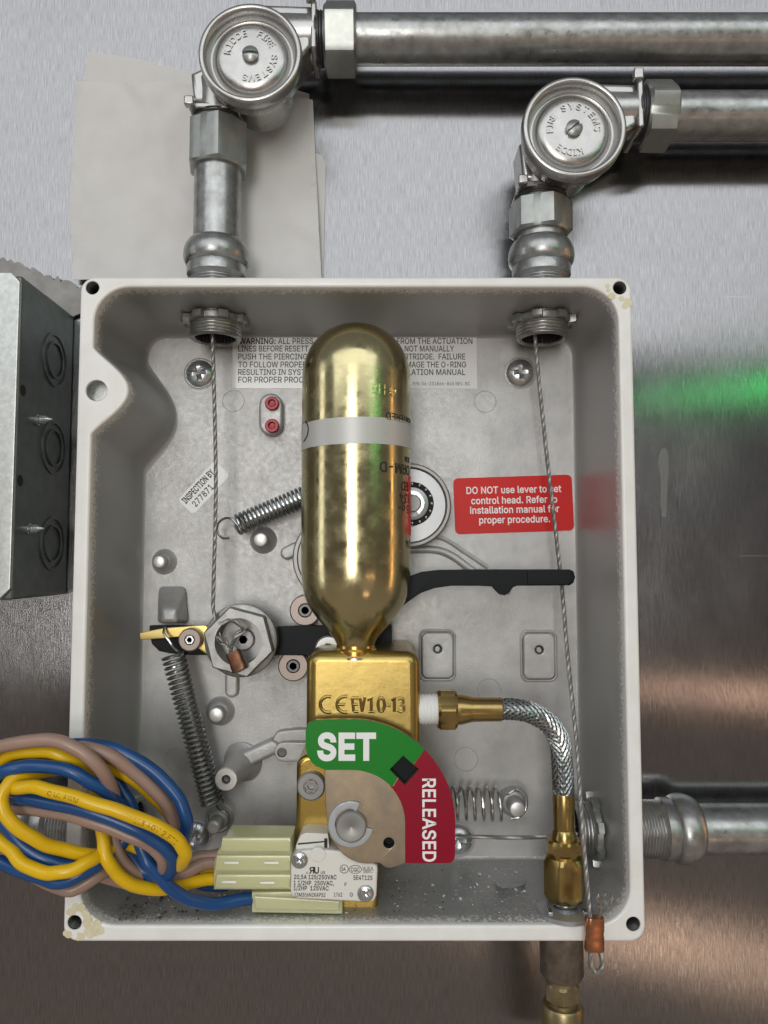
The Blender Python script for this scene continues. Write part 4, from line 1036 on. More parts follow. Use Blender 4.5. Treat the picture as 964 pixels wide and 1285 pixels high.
cl_, rL = connector(Vector((ix0 + 1.4, -HC, at(60, 1034, HC).z)), -XR, 'conduit connector through the left wall behind the coiled wires', 15.0)
tube_thing(Vector((-330, -HC, at(60, 1034, HC).z)), Vector((ix0 + 1.4 - rL + 3, -HC, at(60, 1034, HC).z)), 'horizontal conduit behind the coiled wires at the left')

# ================================================================== LABELS STUCK IN THE BOX
HL = HB + .02
t = thing('warning_label', 'silver warning label of grey print behind the gold cartridge', 'label', at(445, 454, HB))
film = S2([O2([(292, 421.5), (598, 422.5), (599, 488), (292, 487)], HB)], HL, HL + .15, 0)
film = obj('film', film, M['film'], t)
tx = G(); tx2 = G()
rows = [(430, 'WARNING:', 300, 46, 'ALL PRESS', 349, 44, 'FROM THE ACTUATION', 498, 95), (439.5, 'LINES BEFORE RESETT', 299, 88, '', 0, 0, 'NOT MANUALLY', 508, 62),
        (449.5, 'PUSH THE PIERCING', 299, 87, '', 0, 0, 'RTRIDGE.  FAILURE', 508, 76), (459.5, 'TO FOLLOW PROPER', 299, 86, '', 0, 0, 'MAGE THE O-RING', 510, 75),
        (469, 'RESULTING IN SYST', 299, 84, '', 0, 0, 'LATION MANUAL', 512, 72), (478.5, 'FOR PROPER PROC', 299, 82, '', 0, 0, '', 0, 0)]
for y_, a_, xa, wa, b2, xb, wb, c2, xc, wc in rows:
    y_ += 1.5
    tx.join(text_px(a_, xa, y_, 7.2, HL + .15, wa, bold=.035 if a_[0] == 'W' else .014))
    if b2: tx.join(text_px(b2, xb, y_, 7.2, HL + .15, wb, bold=.014))
    if c2: tx2.join(text_px(c2, xc, y_, 7.2, HL + .15, wc, bold=.014))
tx2.join(text_px('LABEL P/N: 06-231866-845 REV. BC', 502, 483.5, 4.2, HL + .15, 88))
obj('lettering', tx, M['greyink'], t, smooth=0)
obj('lettering', tx2, M['greyink'], t, smooth=0)

t = thing('inspection_sticker', 'small silver inspection sticker stuck askew behind the left wire rope', 'sticker', at(256, 612, HB))
A, B = at(233, 637, HB), at(279.5, 587, HB)
ang = math.atan2(B.z - A.z, B.x - A.x)
L_ = (B - A).length; ctr = (A + B) / 2
ol = [(ctr.x + x * math.cos(ang) - z * math.sin(ang), ctr.z + x * math.sin(ang) + z * math.cos(ang)) for x, z in rrect(-L_ / 2, L_ / 2, -4.3, 4.3, 1.8)]
obj('backing', S2([ol], HL, HL + .15, 0), M['sticker'], t)
tx = text_px('INSPECTION BY', 233.5, 632.5, 8.0, HL + .15, 53, ang, bold=.03)
tx.join(text_px('277871', 246, 636.5, 7.8, HL + .15, 33, ang, bold=.014))
obj('lettering', tx, M['ink'], t, smooth=0)

t = thing('red_label', 'red rounded label of white print saying DO NOT use lever', 'label', at(645, 634, HB))
A, B = at(570, 635.5, HB), at(719, 630.5, HB)
ang = math.atan2(B.z - A.z, B.x - A.x); L_ = (B - A).length; ctr = (A + B) / 2
ol = [(ctr.x + x * math.cos(ang) - z * math.sin(ang), ctr.z + x * math.sin(ang) + z * math.cos(ang)) for x, z in rrect(-L_ / 2, L_ / 2, -11.1, 11.1, 2.0)]
obj('backing', S2([ol], HL, HL + .15, 0), M['redlabel'], t)
tx = G()
for s_, y_, x_, wd in (('DO NOT use lever to set', 618.5, 645, 119), ('control head. Refer to', 631.5, 645.5, 108), ('installation manual for', 643.5, 646, 112), ('proper procedure.', 656, 646, 89)):
    tx.join(text_px(s_, x_, y_, 8.4, HL + .15, wd, R(1.2), bold=.022, align='C'))
obj('lettering', tx, M['whiteink'], t, smooth=0)

# ================================================================== SCREWS IN THE BACK
for i, (px, py, a_, lb) in enumerate(((251, 469, .15, 'cross slotted pan head screw beside the left wire rope near the top'), (653, 468, .1, 'cross slotted pan head screw beside the right wire rope near the top'),
                       (245, 1050, 1.2, 'pan head screw touched by the coiled wires, near the tall spring'), (575, 1054, .05, 'pan head screw half hidden behind the red indicator edge'))):
    t = thing('mounting_screw', lb, 'screw', at(px, py, HB), 'pan head screws fixing the box')
    obj('head', G().head(at(px, py, HB + 1.0), 5.6, cross_head(5.5, 2.0, 3.1, .95, 2.6, a_, .95), 96, 40, side=1.2), M['screw'], t, smooth=24)
    obj('washer_ring', G().lathe([(6.4, -.2), (6.4, .25), (6.0, .4), (5, .4)], at(px, py, HB), TOC, 36), M['alu'], t)
for i, (px, py, lb) in enumerate(((342, 507, 'upper red socket screw in the oval boss'), (342, 535, 'lower red socket screw in the oval boss'))):
    t = thing('red_socket_screw', lb, 'screw', at(px, py, HB + 5), 'pair of red socket screws')
    obj('head', G().lathe([(2.75, -1), (2.75, 1.4), (2.4, 1.8), (1.55, 1.8)], at(px, py, HB + 5), TOC, 24, cap1=False), M['redscrew'], t)
    obj('hex_socket', G().lathe([(1.55, 1.8), (1.45, .3), (0, .1)], at(px, py, HB + 5), TOC, 6, cap0=False), M['redscrew'], t, smooth=10)

# ================================================================== MECHANISM BEHIND THE CARTRIDGE
t = thing('guide_wheel', 'round bearing wheel half hidden behind the gold cartridge', 'wheel', at(513, 634, HB))
c = at(513, 634, 20)
obj('rim', G().lathe([(16, -12), (16.2, -1), (16.0, .2), (15.5, .8), (14.6, .8), (14.2, 0), (14.2, -2), (15, -3)], c, TOC, 72, cap0=False), M['shaft'], t)
obj('disc', G().lathe([(14.2, -1.2), (13.9, -.4), (8.2, -.4), (8.0, -1.0)], c, TOC, 64), M['washer'], t)
c2 = at(517, 632, 20)
obj('ball_race', G().lathe([(8.3, -.9), (8.3, -.1), (6.6, -.1), (6.4, -.8)], c2, TOC, 48), M['black'], t)
for k in range(16):
    q = 2 * PI * k / 16
    obj('ball', G().lathe([(0, -.62), (.45, -.4), (.62, 0), (.45, .4), (0, .62)], c2 + Vector((math.cos(q) * 7.4, -.25, math.sin(q) * 7.4)), TOC, 10), M['bright'], t)
obj('hub', G().lathe([(6.4, -1), (6.3, .3), (6.0, .5), (4.2, .5), (4.0, 0), (0, 0)], c2, TOC, 40), M['washer'], t)
def eclip(c, ro, ri, a0, a1, h0, h1):
    n = 40
    pts = [(c.x + ro * math.cos(R(a0 + (a1 - a0) * i / n)), c.z + ro * math.sin(R(a0 + (a1 - a0) * i / n))) for i in range(n + 1)]
    for i in range(n + 1):
        q = a1 - (a1 - a0) * i / n
        f = (q - a0) / (a1 - a0)
        rr = ri - (ro - ri) * .35 * (max(0, 1 - abs(f - .5) / .06) + max(0, 1 - f / .1) + max(0, 1 - (1 - f) / .1))
        pts.append((c.x + rr * math.cos(R(q)), c.z + rr * math.sin(R(q))))
    return S2([pts], h0, h1, .15)
obj('retaining_clip', eclip(c2, 4.9, 3.4, -60, 220, 20.6, 21.4), M['bright'], t)
obj('shaft_end', G().lathe([(3.3, -1), (3.3, 2), (3, 2.3), (0, 2.3)], c2, TOC, 28), M['shaft'], t)

t = thing('cable_drum', 'dark grey drum edge peeping out left of the gold cartridge', 'drum', at(425, 700, HB))
obj('drum', G().lathe([(17, 0), (17.3, .6), (17.3, 6.4), (16.8, 7), (15.6, 7), (15.2, 6.2), (9, 6.2), (8.8, 7.2), (0, 7.2)], at(425, 700, HB), TOC, 56), M['shaft'], t)

def roller(px, py, r, h0, h1, m, label, socket=True, group='round metal rollers of the linkage'):
    t = thing('roller', label, 'roller', at(px, py, h0), group)
    o = at(px, py, h1)
    D = h1 - h0
    obj('barrel', G().lathe([(r - .1, -D), (r, -.6), (r - .5, 0), (r * .46, 0), (r * .42, -.4), (r * .4, -1.6), (0, -1.6)], o, TOC, 40, cap0=False), m, t)
    if socket:
        obj('hex_socket', G().lathe([(r * .4, -1.2), (r * .38, .15), (r * .24, .15), (r * .22, -1.2), (0, -1.2)], o, TOC, 6 if socket == 6 else 24), M['bright'] if socket == 6 else M['dark'], t, smooth=15)
    return t
roller(383, 766, 6.0, HB, 15, M['pinksteel'], 'upper roller just left of the cartridge taper, cut by the cartridge')
roller(368, 836, 5.8, HB, 15.5, M['pinksteel'], 'copper toned roller under the black bar left of the gold valve')
t = roller(412, 815, 5.0, 20, 24, M['washer'], 'bright slotted roller tucked behind the cartridge neck', False)

t = thing('latch_bar', 'black flat bar running behind the hexagonal bushing to the cartridge neck', 'bar', at(340, 804, 17))
bar = O2([(188, 785), (352, 786), (492, 784), (492, 842), (470, 842), (468, 824), (352, 822), (240, 822), (214, 820), (200, 817), (191, 808), (188, 796)], 18)
obj('plate', S2([bar], 15.5, 18.5, .35), M['black'], t)
obj('support', G().lathe([(4, 0), (4, 8)], at(450, 804, HB), TOC, 20), M['shaft'], t)

t = thing('lever', 'black lever arm reaching right under the red label, with a small bump', 'lever', at(600, 725, 28))
lv = O2([(430, 800), (440, 778), (470, 752), (495, 734), (512, 724), (530, 717.5), (552, 715), (600, 714.5), (660, 714.5), (714, 714.5), (719, 717), (721, 724), (719, 731), (714, 734.5), (648, 735), (643, 737), (639, 743), (633, 747), (627, 746), (622, 741), (618, 736), (600, 735), (565, 735), (545, 738), (528, 744), (512, 755), (490, 772), (462, 795), (450, 806)], 30)
obj('arm', S2([lv], 28, 31.5, .35), M['black'], t)
obj('pad', S2([O2([(662, 715.5), (712, 715.5), (717, 718), (719, 724), (717, 730), (712, 733.5), (662, 733.5)], 31.5)], 31.4, 32.1, .25), M['black'], t)

t = thing('pawl', 'yellow plated pawl with a pointed tip on the black bar', 'pawl', at(240, 805, 19))
pw = O2([(176, 794), (206, 788), (256, 784.5), (264, 788), (268, 800), (304, 818), (304, 838), (288, 834), (262, 822), (246, 812), (236, 804), (226, 799), (206, 801), (177, 803)], 20)
obj('blade', S2([pw], 18.7, 20.6, .3), M['yellowz'], t)
roller(238, 803, 4.3, 18.6, 24.5, M['pinksteel'], 'copper toned roller with a hexagon socket on the yellow pawl', 6)

# hexagonal bushing
t = thing('hex_bushing', 'large grey hexagonal bushing with a hollow centre, left of the valve', 'bushing', at(303, 800, 20))
c = at(302, 804, 27)
obj('flange', G().lathe([(13.0, -8), (13.4, -.8), (13.2, -.2), (12.6, .1), (8.6, .1), (8.4, -5)], c, TOC, 56, cap0=False, cap1=False), M['bush'], t)
ap_ = 13.0 * math.cos(PI / 6)
obj('hexagon', G().polar(lambda q: min(ap_ / math.cos((q + PI / 6) % (PI / 3) - PI / 6), 12.9), 8.5, c, TOC, 0, 4.4, 120, .5, R(15)), M['bush'], t, smooth=22)
obj('bore', G().lathe([(8.5, 4.2), (8.2, -5.6), (0, -5.6)], c, TOC, 40, cap0=False, cap1=False), M['shaft'], t)
ss = obj('centre_screw', G().lathe([(4.0, -6.2), (4.0, -4.0), (3.6, -3.5), (1.7, -3.5)], at(303, 804, 27), TOC, 28), M['alu'], t)
obj('hex_socket', G().lathe([(1.7, -3.5), (1.6, -5.2), (0, -5.3)], at(303, 804, 27), TOC, 6), M['dark'], ss, smooth=10)

# ================================================================== WIRE ROPES
def resample(P, step):
    out = [P[0]]; acc = 0
    for i in range(1, len(P)):
        a, b = P[i - 1], P[i]
        d = (b - a).length
        if d < 1e-9: continue
        q = step - acc
        while q <= d:
            out.append(a + (b - a) * (q / d)); q += step
        acc = d - (q - step)
    return out
def rope(P, Rr, pitch, n=6, step=.55, seg=5, core=True, flare=None):
    P = resample(P, step)
    fr = path_frames(P)
    g = G()
    rs = Rr * .42
    for k in range(n):
        pts = []
        for i, p in enumerate(P):
            q = 2 * PI * (i * step / pitch + k / n)
            pts.append(p + (fr[i][1] * math.cos(q) + fr[i][2] * math.sin(q)) * (Rr - rs))
        g.tube(pts, rs, seg)
    if core: g.tube(P, Rr * .5, 6)
    return g
def px3(pts): return [at(*p) for p in pts]
RW = .75
t = thing('wire_rope', 'left wire rope hanging from the left connector to the hexagonal bushing', 'wire rope', at(271, 600, 28), 'twisted steel wire ropes')
P = cat([Vector((XA - .3, -28, WT + 12)), Vector((XA - .2, -28, WT - 8)), at(271, 600, 28), at(268, 740, 28), at(268.5, 768, 29), at(277, 782, 31), at(290, 778, 31), at(306, 790, 29), at(296, 800, 29), at(290, 815, 31), at(292, 826, 33)], 10)
obj('strands', rope(P, RW, 5.2), M['cable'], t)
# stop sleeve crimped on the end, lying in the hollow of the bushing
o = at(297, 830, 33.5)
q = R(-64)
d_ = Vector((math.cos(q), -.25, math.sin(q))).normalized()
side = Vector((-math.sin(q), 0, math.cos(q)))
def ferrule(o, d_, side, L_, r, m, parent, gap=1.5):
    a = d_.normalized(); s_ = (side - a * side.dot(a)).normalized(); v = a.cross(s_)
    n = 28
    ring = []
    for i in range(n):
        w_ = 2 * PI * i / n
        x = math.cos(w_) * r + (gap if math.cos(w_) > 0 else -gap)
        y = math.sin(w_) * r * (1 - .18 * math.exp(-(x / .8) ** 2))
        ring.append((x, y))
    def rr(tt, sc): return [o + a * tt + s_ * x * sc + v * y * sc for x, y in ring]
    g = G().loft([rr(-L_ / 2, .70), rr(-L_ / 2, .95), rr(-L_ / 2 + .4, 1), rr(-L_ * .12, 1.0), rr(0, .93), rr(L_ * .12, 1.0), rr(L_ / 2 - .4, 1), rr(L_ / 2, .95), rr(L_ / 2, .70)])
    return obj('crimp_sleeve', g, m, parent)
ferrule(o, d_, side, 7.2, 1.6, M['copperdark'], t, 1.2)
def frays(o, dirs, L_, r, parent, seed):
    rnd = random.Random(seed); g = G()
    for d in dirs:
        P = [o + d * (L_ * k / 6) + Vector((rnd.uniform(-.12, .12), rnd.uniform(-.12, .12), rnd.uniform(-.12, .12))) * k + Vector((0, 0, -.03 * k * k)) * (1 if d.z < .3 else 0) for k in range(7)]
        g.tube(P, r, 5)
    obj('frayed_end', g, M['cable'], parent)
rnd = random.Random(3)
frays(o - d_ * 3.5, [Vector((-.55 + rnd.uniform(-.35, .3), -.25 + rnd.uniform(-.2, .2), .85 + rnd.uniform(-.3, .2))).normalized() for _ in range(9)], 8, .22, t, 8)

t = thing('wire_rope', 'long wire rope crossing the red label down to the copper crimp sleeve', 'wire rope', at(705, 750, 28), 'twisted steel wire ropes')
P = cat([Vector((XBp - 1.8, -27, WT + 12)), at(672, 424, 27), at(685, 560, 25), at(700, 690, 24.5), at(706, 745, 25), at(713, 830, 32), at(724, 935, 43), at(731, 1040, 53), at(736, 1100, 56.5), at(740, 1150, 57.5), at(741, 1190, 57.5),
         at(740.5, 1204, 57.5), at(743, 1216, 57.5), at(749, 1220, 57.5), at(755, 1214, 57.5), at(755, 1202, 57.5), at(752, 1188, 57.5), at(751, 1156, 57.5), at(752, 1150, 57.5)], 10)
obj('strands', rope(P, RW + .02, 5.2), M['cable'], t)
o = at(746, 1171.5, 57.5)
ferrule(o, Vector((.03, 0, 1)), XR, 10.2, 1.75, M['copper'], t, 1.35)
frays(at(752, 1151, 57.5), [Vector((rnd.uniform(-.25, .75), rnd.uniform(-.4, .1), 1)).normalized() for _ in range(14)], 7.5, .24, t, 12)

t = thing('wire_rope', 'short horizontal wire rope from the indicator plate to the right connector', 'wire rope', at(660, 1051, 22), 'twisted steel wire ropes')
P = cat([at(520, 1052, 20), at(580, 1050, 22), at(660, 1051, 25), at(735, 1046, 24), Vector((ix1 + 12, -20, ZR))], 12)
obj('strands', rope(P, RW, 5.2), M['cable'], t)

# ================================================================== SPRINGS
def helix(p0, p1, r, turns, n=14, ph=0.0):
    a, u, v = frame(p1 - p0)
    L_ = (p1 - p0).length
    N = int(turns * n)
    return [p0 + a * (L_ * i / N) + (u * math.cos(2 * PI * turns * i / N + ph) + v * math.sin(2 * PI * turns * i / N + ph)) * r for i in range(N + 1)]
t = thing('tension_spring', 'tall dark extension spring leaning from the pawl to the lower post', 'spring', at(243, 920, 20), 'coiled metal springs')
p0, p1 = at(217, 821, 22), at(267, 1009, 17)
obj('coil', G().tube(helix(p0, p1, 3.9, 31, 16), .56, 8), M['spring'], t)
obj('hook', G().tube(cat([p0 + Vector((3.9, 0, 0)), at(219, 814, 24), at(213, 805, 24.5), at(206, 795, 24), at(207, 788, 22), at(211, 790, 19)], 8), .5, 8), M['spring'], t)
obj('hook', G().tube(cat([p1 + Vector((2, -2, 0)), at(276, 1016, 18), at(286, 1022, 17.5), at(285, 1036, 17.5), at(273, 1043, 17.5), at(263, 1036, 17.5), at(260, 1022, 17.5)], 8), .5, 8), M['spring'], t)
t = thing('tension_spring', 'dark extension spring slanting in from the left behind the cartridge', 'spring', at(340, 640, 18), 'coiled metal springs')
p0, p1 = at(297, 659, 17), at(432, 602, 17)
obj('coil', G().tube(helix(p0, p1, 3.7, 27, 16), .62, 8), M['spring'], t)
obj('hook', G().tube(cat([at(300, 661, 20), at(290, 651, 19.5), at(281, 651, 18), at(274, 657, 17), at(273, 667, 16.5), at(279, 675, 16.5), at(288, 675, 17)], 8), .48, 8), M['spring'], t)
t = thing('tension_spring', 'bright open coiled spring right of the red indicator plate', 'spring', at(600, 1008, 18), 'coiled metal springs')
p0, p1 = at(540, 1007, 17.5), at(629, 1009, 17.5)
obj('coil', G().tube(helix(p0, p1, 5.8, 8.3, 22), .6, 8), M['spring2'], t)
obj('hook', G().tube(cat([p1 + Vector((0, -2, 5.5)), at(637, 996, 19), at(648, 991, 18), at(659, 999, 17.5), at(660, 1014, 17.5), at(651, 1025, 17.5), at(641, 1027, 17.5)], 8), .6, 8), M['spring2'], t)

# ================================================================== VALVE BODY
HV = 46.0
t = thing('valve_block', 'gold cast valve block under the cartridge with raised marks', 'valve', at(450, 1000, HB))
def rbox_px(x0, y0, x1, y1, r, h0, h1, bev):
    A, B = at(x0, y1, h1 - bev * .7), at(x1, y0, h1 - bev * .7)
    return S2([rrect(A.x, B.x, A.z, B.z, r, 6)], h0, h1, bev, 5)
obj('upper_body', rbox_px(384, 817, 527, 952, 4.5, 10, HV, 3.4), M['valve'], t)
obj('lower_body', rbox_px(371, 947, 475, 1147, 4.0, 10, 41, 1.6), M['valve2'], t)
sc_ = obj('socket_screw', G().lathe([(4.9, -2), (4.9, 1.4), (4.3, 1.9), (2.6, 1.9), (2.5, 1.2), (2.2, 1.2)], at(391, 985, 41), TOC, 36, cap1=False), M['shaft'], t)
obj('screw_recess', G().lathe([(2.2, 1.3), (1.5, 1.3), (1.3, .3), (0, .25)], at(391, 985, 41), TOC, 6, cap0=False), M['shaft'], sc_, smooth=10)
# raised lettering
g = G()
def arc_px(cx, cy, r, a0, a1, h, wr):
    return G().tube([at(cx + r * math.cos(R(a0 + (a1 - a0) * i / 14)), cy - r * math.sin(R(a0 + (a1 - a0) * i / 14)), h) for i in range(15)], wr, 8)
HT = HV + .1
g.join(arc_px(412, 884, 10, 70, 290, HT, .58))
g.join(arc_px(433, 884, 10, 75, 285, HT, .58))
g.tube([at(424, 884, HT), at(433, 884, HT)], .52, 8)
for a_, b2 in (((442, 876), (444, 893)), ((442, 876), (450, 876)), ((443, 884), (449, 884)), ((444, 893), (450, 893)), ((452, 876), (454.5, 893)), ((454.5, 893), (458, 875))):
    g.tube([at(*a_, HT), at(*b2, HT)], .5, 8)
def stroke(pts, wr=.52): g.tube([at(a_, b2, HT) for a_, b2 in pts], wr, 8)
stroke([(461.5, 879), (466, 875.5), (466, 893)]); stroke([(462.5, 893), (469.5, 893)])
stroke([(478.5 + 4 * math.cos(q), 884.3 + 8.6 * math.sin(q)) for q in [i * PI / 9 for i in range(19)]])
stroke([(485, 885), (490, 885)])
stroke([(491.5, 879), (495, 875.5), (495, 893)])
stroke([(499, 878), (502, 875.8), (506, 877), (506.5, 881), (502.5, 884)]); stroke([(502.5, 884), (507, 886), (507, 891), (503, 893.5), (498.5, 891)])
obj('raised_lettering', g, M['valve'], t)

# ================================================================== CARTRIDGE
t = thing('gas_cartridge', 'gold metal gas cartridge with a rounded top and tapered neck', 'gas cartridge', at(448, 820, 38))
HG, RG = 38.0, 19.3
cx = at(447, 600, HG).x
zT = at(447, 405, HG + 3).z
zN = at(447, 826, HV - 8).z
Zs = lambda py: at(447, py, HG + 2).z
prof = []
for i in range(13):
    q = PI / 2 * i / 12
    prof.append((RG * math.sin(q) ** .92 if i else 0, zT - 19.5 * (1 - math.cos(q))))
zs1 = Zs(706)
prof.append((RG, (prof[-1][1] + zs1) / 2))
for f, py in ((1.0, 706), (.993, 722), (.97, 736), (.935, 748), (.88, 758), (.80, 767), (.70, 776), (.59, 785), (.48, 794), (.40, 801), (.35, 808), (.33, 816)):
    prof.append((RG * f, Zs(py)))
prof = [(r, z) for r, z in prof]
ax = Vector((cx, -HG, 0))
body = [(r, -z) for r, z in prof]
obj('shell', G().lathe(body, ax, -UPZ, 96, cap0=False), M['gold'], t, smooth=60)
zz = Zs(816)
obj('neck', G().lathe([(RG * .335, zz + 4), (RG * .35, zz + .8), (RG * .40, zz), (RG * .40, zz - 1.4), (RG * .355, zz - 2), (RG * .355, zz - 12)], ax, UPZ, 48), M['goldneck'], t)
obj('neck_ring', G().lathe([(RG * .37, 0), (RG * .43, .3), (RG * .43, 1.0), (RG * .37, 1.3)], ax + UPZ * (zz - 3.0), UPZ, 48), M['bright'], t)
# silver paper band round the shell, its edges a little slanted
n = 96
zb0, zb1 = at(447, 555.5, HG + RG).z, at(447, 522, HG + RG).z
rings = []
for dz, rr in ((zb0, RG + .02), (zb0, RG + .12), (zb1, RG + .12), (zb1, RG + .02)):
    rings.append([ax + Vector((rr * math.cos(2 * PI * i / n), rr * math.sin(2 * PI * i / n), dz + .5 * math.sin(2 * PI * i / n + 1) + .12 * noise.noise(Vector((i * .6, dz, 0))))) for i in range(n)])
bandp = obj('band', G().loft(rings, False, False), M['band'], t)
def wrap_text(s, ang_end, z, cap, flip=True, bold=.0, sx_=1.0, rr=RG, ext=.08, bev=0):
    """text bent round the shell; flip turns it upside down; its last letter ends at angle ang_end (degrees from the front, + right)"""
    V, Fc = text2d(s, bold, .02, bev)
    x0, x1 = min(v.x for v in V), max(v.x for v in V)
    k = cap / CAPH
    vs = []
    for v in V:
        a_, b2 = (x1 - v.x) * k * sx_, -v.y * k
        q = R(ang_end) + a_ / rr
        r2 = rr + .02 + (v.z + .02) * ext / .04
        vs.append((ax.x + r2 * math.sin(q), ax.y - r2 * math.cos(q), z + b2))
    return G().add(vs, Fc)
def zf(py, deg): return at(447, py, HG + RG * math.cos(R(deg))).z
pr = G()
pr.join(wrap_text('CENTERED', 33, zf(518, 40), 2.5, bold=.01, rr=RG + .02))
pr.join(wrap_text('ORM-D', 26, zf(580.5, 40), 3.3, bold=.02))
pr.join(wrap_text('ION', 62, zf(572, 60), 1.9))
pr.join(wrap_text('COMPRESSED', 55, zf(604, 55), 3.0, bold=.012))
pr.join(wrap_text('R-134', 52, zf(619, 55), 3.0, bold=.012))
pr.join(wrap_text('16.5 g-', 50, zf(633, 55), 2.8, bold=.012))
pr.join(wrap_text('74', 64, zf(677, 60), 2.8, bold=.012))
obj('printed_lettering', pr, M['ink'], t, smooth=0)
obj('stamped_lettering', wrap_text('G H3', 17, zf(481, 20), 3.4, bold=.0, ext=.25, sx_=.95), M['gold'], t)
pen = [(-62, 528), (-58, 531), (-55, 537), (-56, 544), (-60, 549), (-66, 552)]
pp = []
for a_, y_ in pen:
    q = R(a_); pp.append(Vector((ax.x + (RG + .15) * math.sin(q), ax.y - (RG + .15) * math.cos(q), zf(y_, 55))))
obj('pen_mark', G().tube(cat(pp, 6), .28, 6), M['ink'], t)
rs = []
for a_ in range(72, 112, 4):
    q = R(a_); rs.append([ax + Vector((r2 * math.sin(q), -r2 * math.cos(q), z_)) for r2, z_ in ((RG + .01, zf(672, 80)), (RG + .12, zf(672, 80)), (RG + .12, zf(598, 80)), (RG + .01, zf(598, 80)))])
obj('red_print', G().loft(rs), M['redlabel'], t)

# ================================================================== INDICATOR PLATE
HI = 52.5
t = thing('indicator_plate', 'quarter disc indicator plate, green SET half and crimson RELEASED half', 'indicator', at(441, 1035, 41))
PV = (441, 1033)
def arcpx(c, r, a0, a1, n=16):
    return [(c[0] + r * math.cos(R(a0 + (a1 - a0) * i / n)), c[1] - r * math.sin(R(a0 + (a1 - a0) * i / n))) for i in range(n + 1)]
top_arc = arcpx(PV, 130.5, 88, 45, 14)
rt_arc = arcpx(PV, 130.5, 45, 2, 14)
tl_corner = arcpx((398, 918), 14.5, 180, 93, 6)
bl_corner = arcpx((411, 938), 27, 266, 180, 6)
br_corner = arcpx((562, 1074), 9, 0, -90, 6)
sq = [(513.5, 945.5), (533, 966), (507, 987), (489, 964.5)]
sq = [(506, 948), (526, 965.5), (508, 985), (489, 965.5)]
low = [(508, 1083)] + [(500, 1087), (490, 1089.5), (484, 1089), (478, 1084)] + arcpx((462, 1037), 47, -75, -140, 8) + [(414, 1050), (410.5, 1030), (408, 1005), (407.5, 966)]
plate = tl_corner + [(420, 902.7)] + top_arc + rt_arc[1:] + br_corner + low + bl_corner[1:]
obj('plate', S2([O2(plate, HI), O2(sq, HI), circ(xz(at(488, 1058, HI)), 1.75)], HI - 2.0, HI, .2), M['tan'], t)
in_g = arcpx((441, 1037), 71, 46, 92, 10)
in_r = arcpx((441, 1033), 67.5, 44, 4, 8)
def shr(pts, f=.993):
    return pts
grn = tl_corner + [(420, 902.7)] + top_arc + [(518.5, 959), (506, 948), (489, 965.5), (499, 976)] + [(493, 986)] + in_g + [(408, 966)] + bl_corner[1:]
rdd = rt_arc + br_corner + [(508.5, 1083), (508.5, 1030)] + in_r[::-1] + [(494, 986.5), (499.8, 976.8), (508, 985), (526, 965.5), (519, 959.4)]
gi = obj('green_half', S2([O2(grn, HI)], HI + .005, HI + .22, .06, 1), M['green'], t, label='green half of the plate')
ri_ = obj('red_half', S2([O2(rdd, HI)], HI + .005, HI + .22, .06, 1), M['red'], t, label='crimson half of the plate')
obj('set_lettering', text_px('SET', 398, 952.5, 30.5, HI + .22, 74, bold=.052), M['whiteink'], gi, smooth=0)
obj('released_lettering', text_px('RELEASED', 530.5, 977, 16.0, HI + .22, 101.5, R(-90), bold=.026), M['whiteink'], ri_, smooth=0)
cS = at(441, 1035, HI)
obj('shade_sheet', S2([O2([(420, 920), (470, 925), (528, 960), (545, 1010), (530, 1060), (480, 1075), (430, 1050)], HI - 4)], HI - 6.5, HI - 3.4, .3), M['black'], t)  # added black sheet, puts shade into the openings of the plate
obj('shaft', G().lathe([(5.0, -14), (5.0, 1.9), (4.5, 2.4), (1.0, 2.4), (.3, 2.1), (0, 2.1)], cS, TOC, 40), M['shaft'], t)
obj('retaining_clip', eclip(at(440.5, 1033, HI), 7.3, 5.1, 66, 348, HI + .25, HI + 1.3), M['clip'], t)
obj('hole', G().lathe([(1.75, 0), (1.75, -2.2)], at(488, 1058, HI), TOC, 20, cap0=False, cap1=False), M['dark'], t)

# ================================================================== MICROSWITCH
HS = 51.0
t = thing('microswitch', 'white plastic microswitch block of black print below the indicator', 'switch', at(418, 1105, 41))
sw = O2([(365, 1085), (366, 1076), (372, 1068), (400, 1066), (430, 1068), (466, 1082), (473, 1086), (474, 1092), (472.5, 1124), (470, 1130), (464, 1132.5), (374, 1128), (367, 1125), (364.5, 1118)], HS)
obj('case', S2([sw], 40, HS, .7, 3), M['whiteplastic'], t)
obj('upper_step', S2([O2([(371, 1062), (377, 1048), (384, 1045), (412, 1046), (414, 1068), (372, 1070)], 49)], 41, 49, .5), M['whiteplastic'], t)
obj('actuator_slot', S2([O2([(407, 1052), (411, 1052), (411, 1064), (407, 1064)], 49)], 48.8, 49.15, 0), M['hole'], t)
obj('seam_groove', S2([O2([(374, 1058), (410, 1055), (410, 1056.6), (374, 1060)], 49)], 48.9, 49.1, 0), M['hole'], t)
obj('ridge', S2([[tuple(v) for v in [xz(at(399 + 10 * math.cos(q), 1072 + 9 * math.sin(q), HS)) for q in [i * PI / 10 for i in range(20)]]]], HS - .2, HS + .35, .15), M['whiteplastic'], t)
for px, py in ((376, 1079), (459, 1121)):
    s_ = obj('screw', G().head(at(px, py, HS + .4), 2.3, cross_head(2.3, .5, 1.3, .38, .6, .6), 40, 14, side=.8), M['bright'], t)
    obj('screw_washer', G().lathe([(2.7, -.2), (2.7, .25), (2.2, .35)], at(px, py, HS), TOC, 28), M['shaft'], s_)
HT = HS
K = R(-.8)
tx = G()
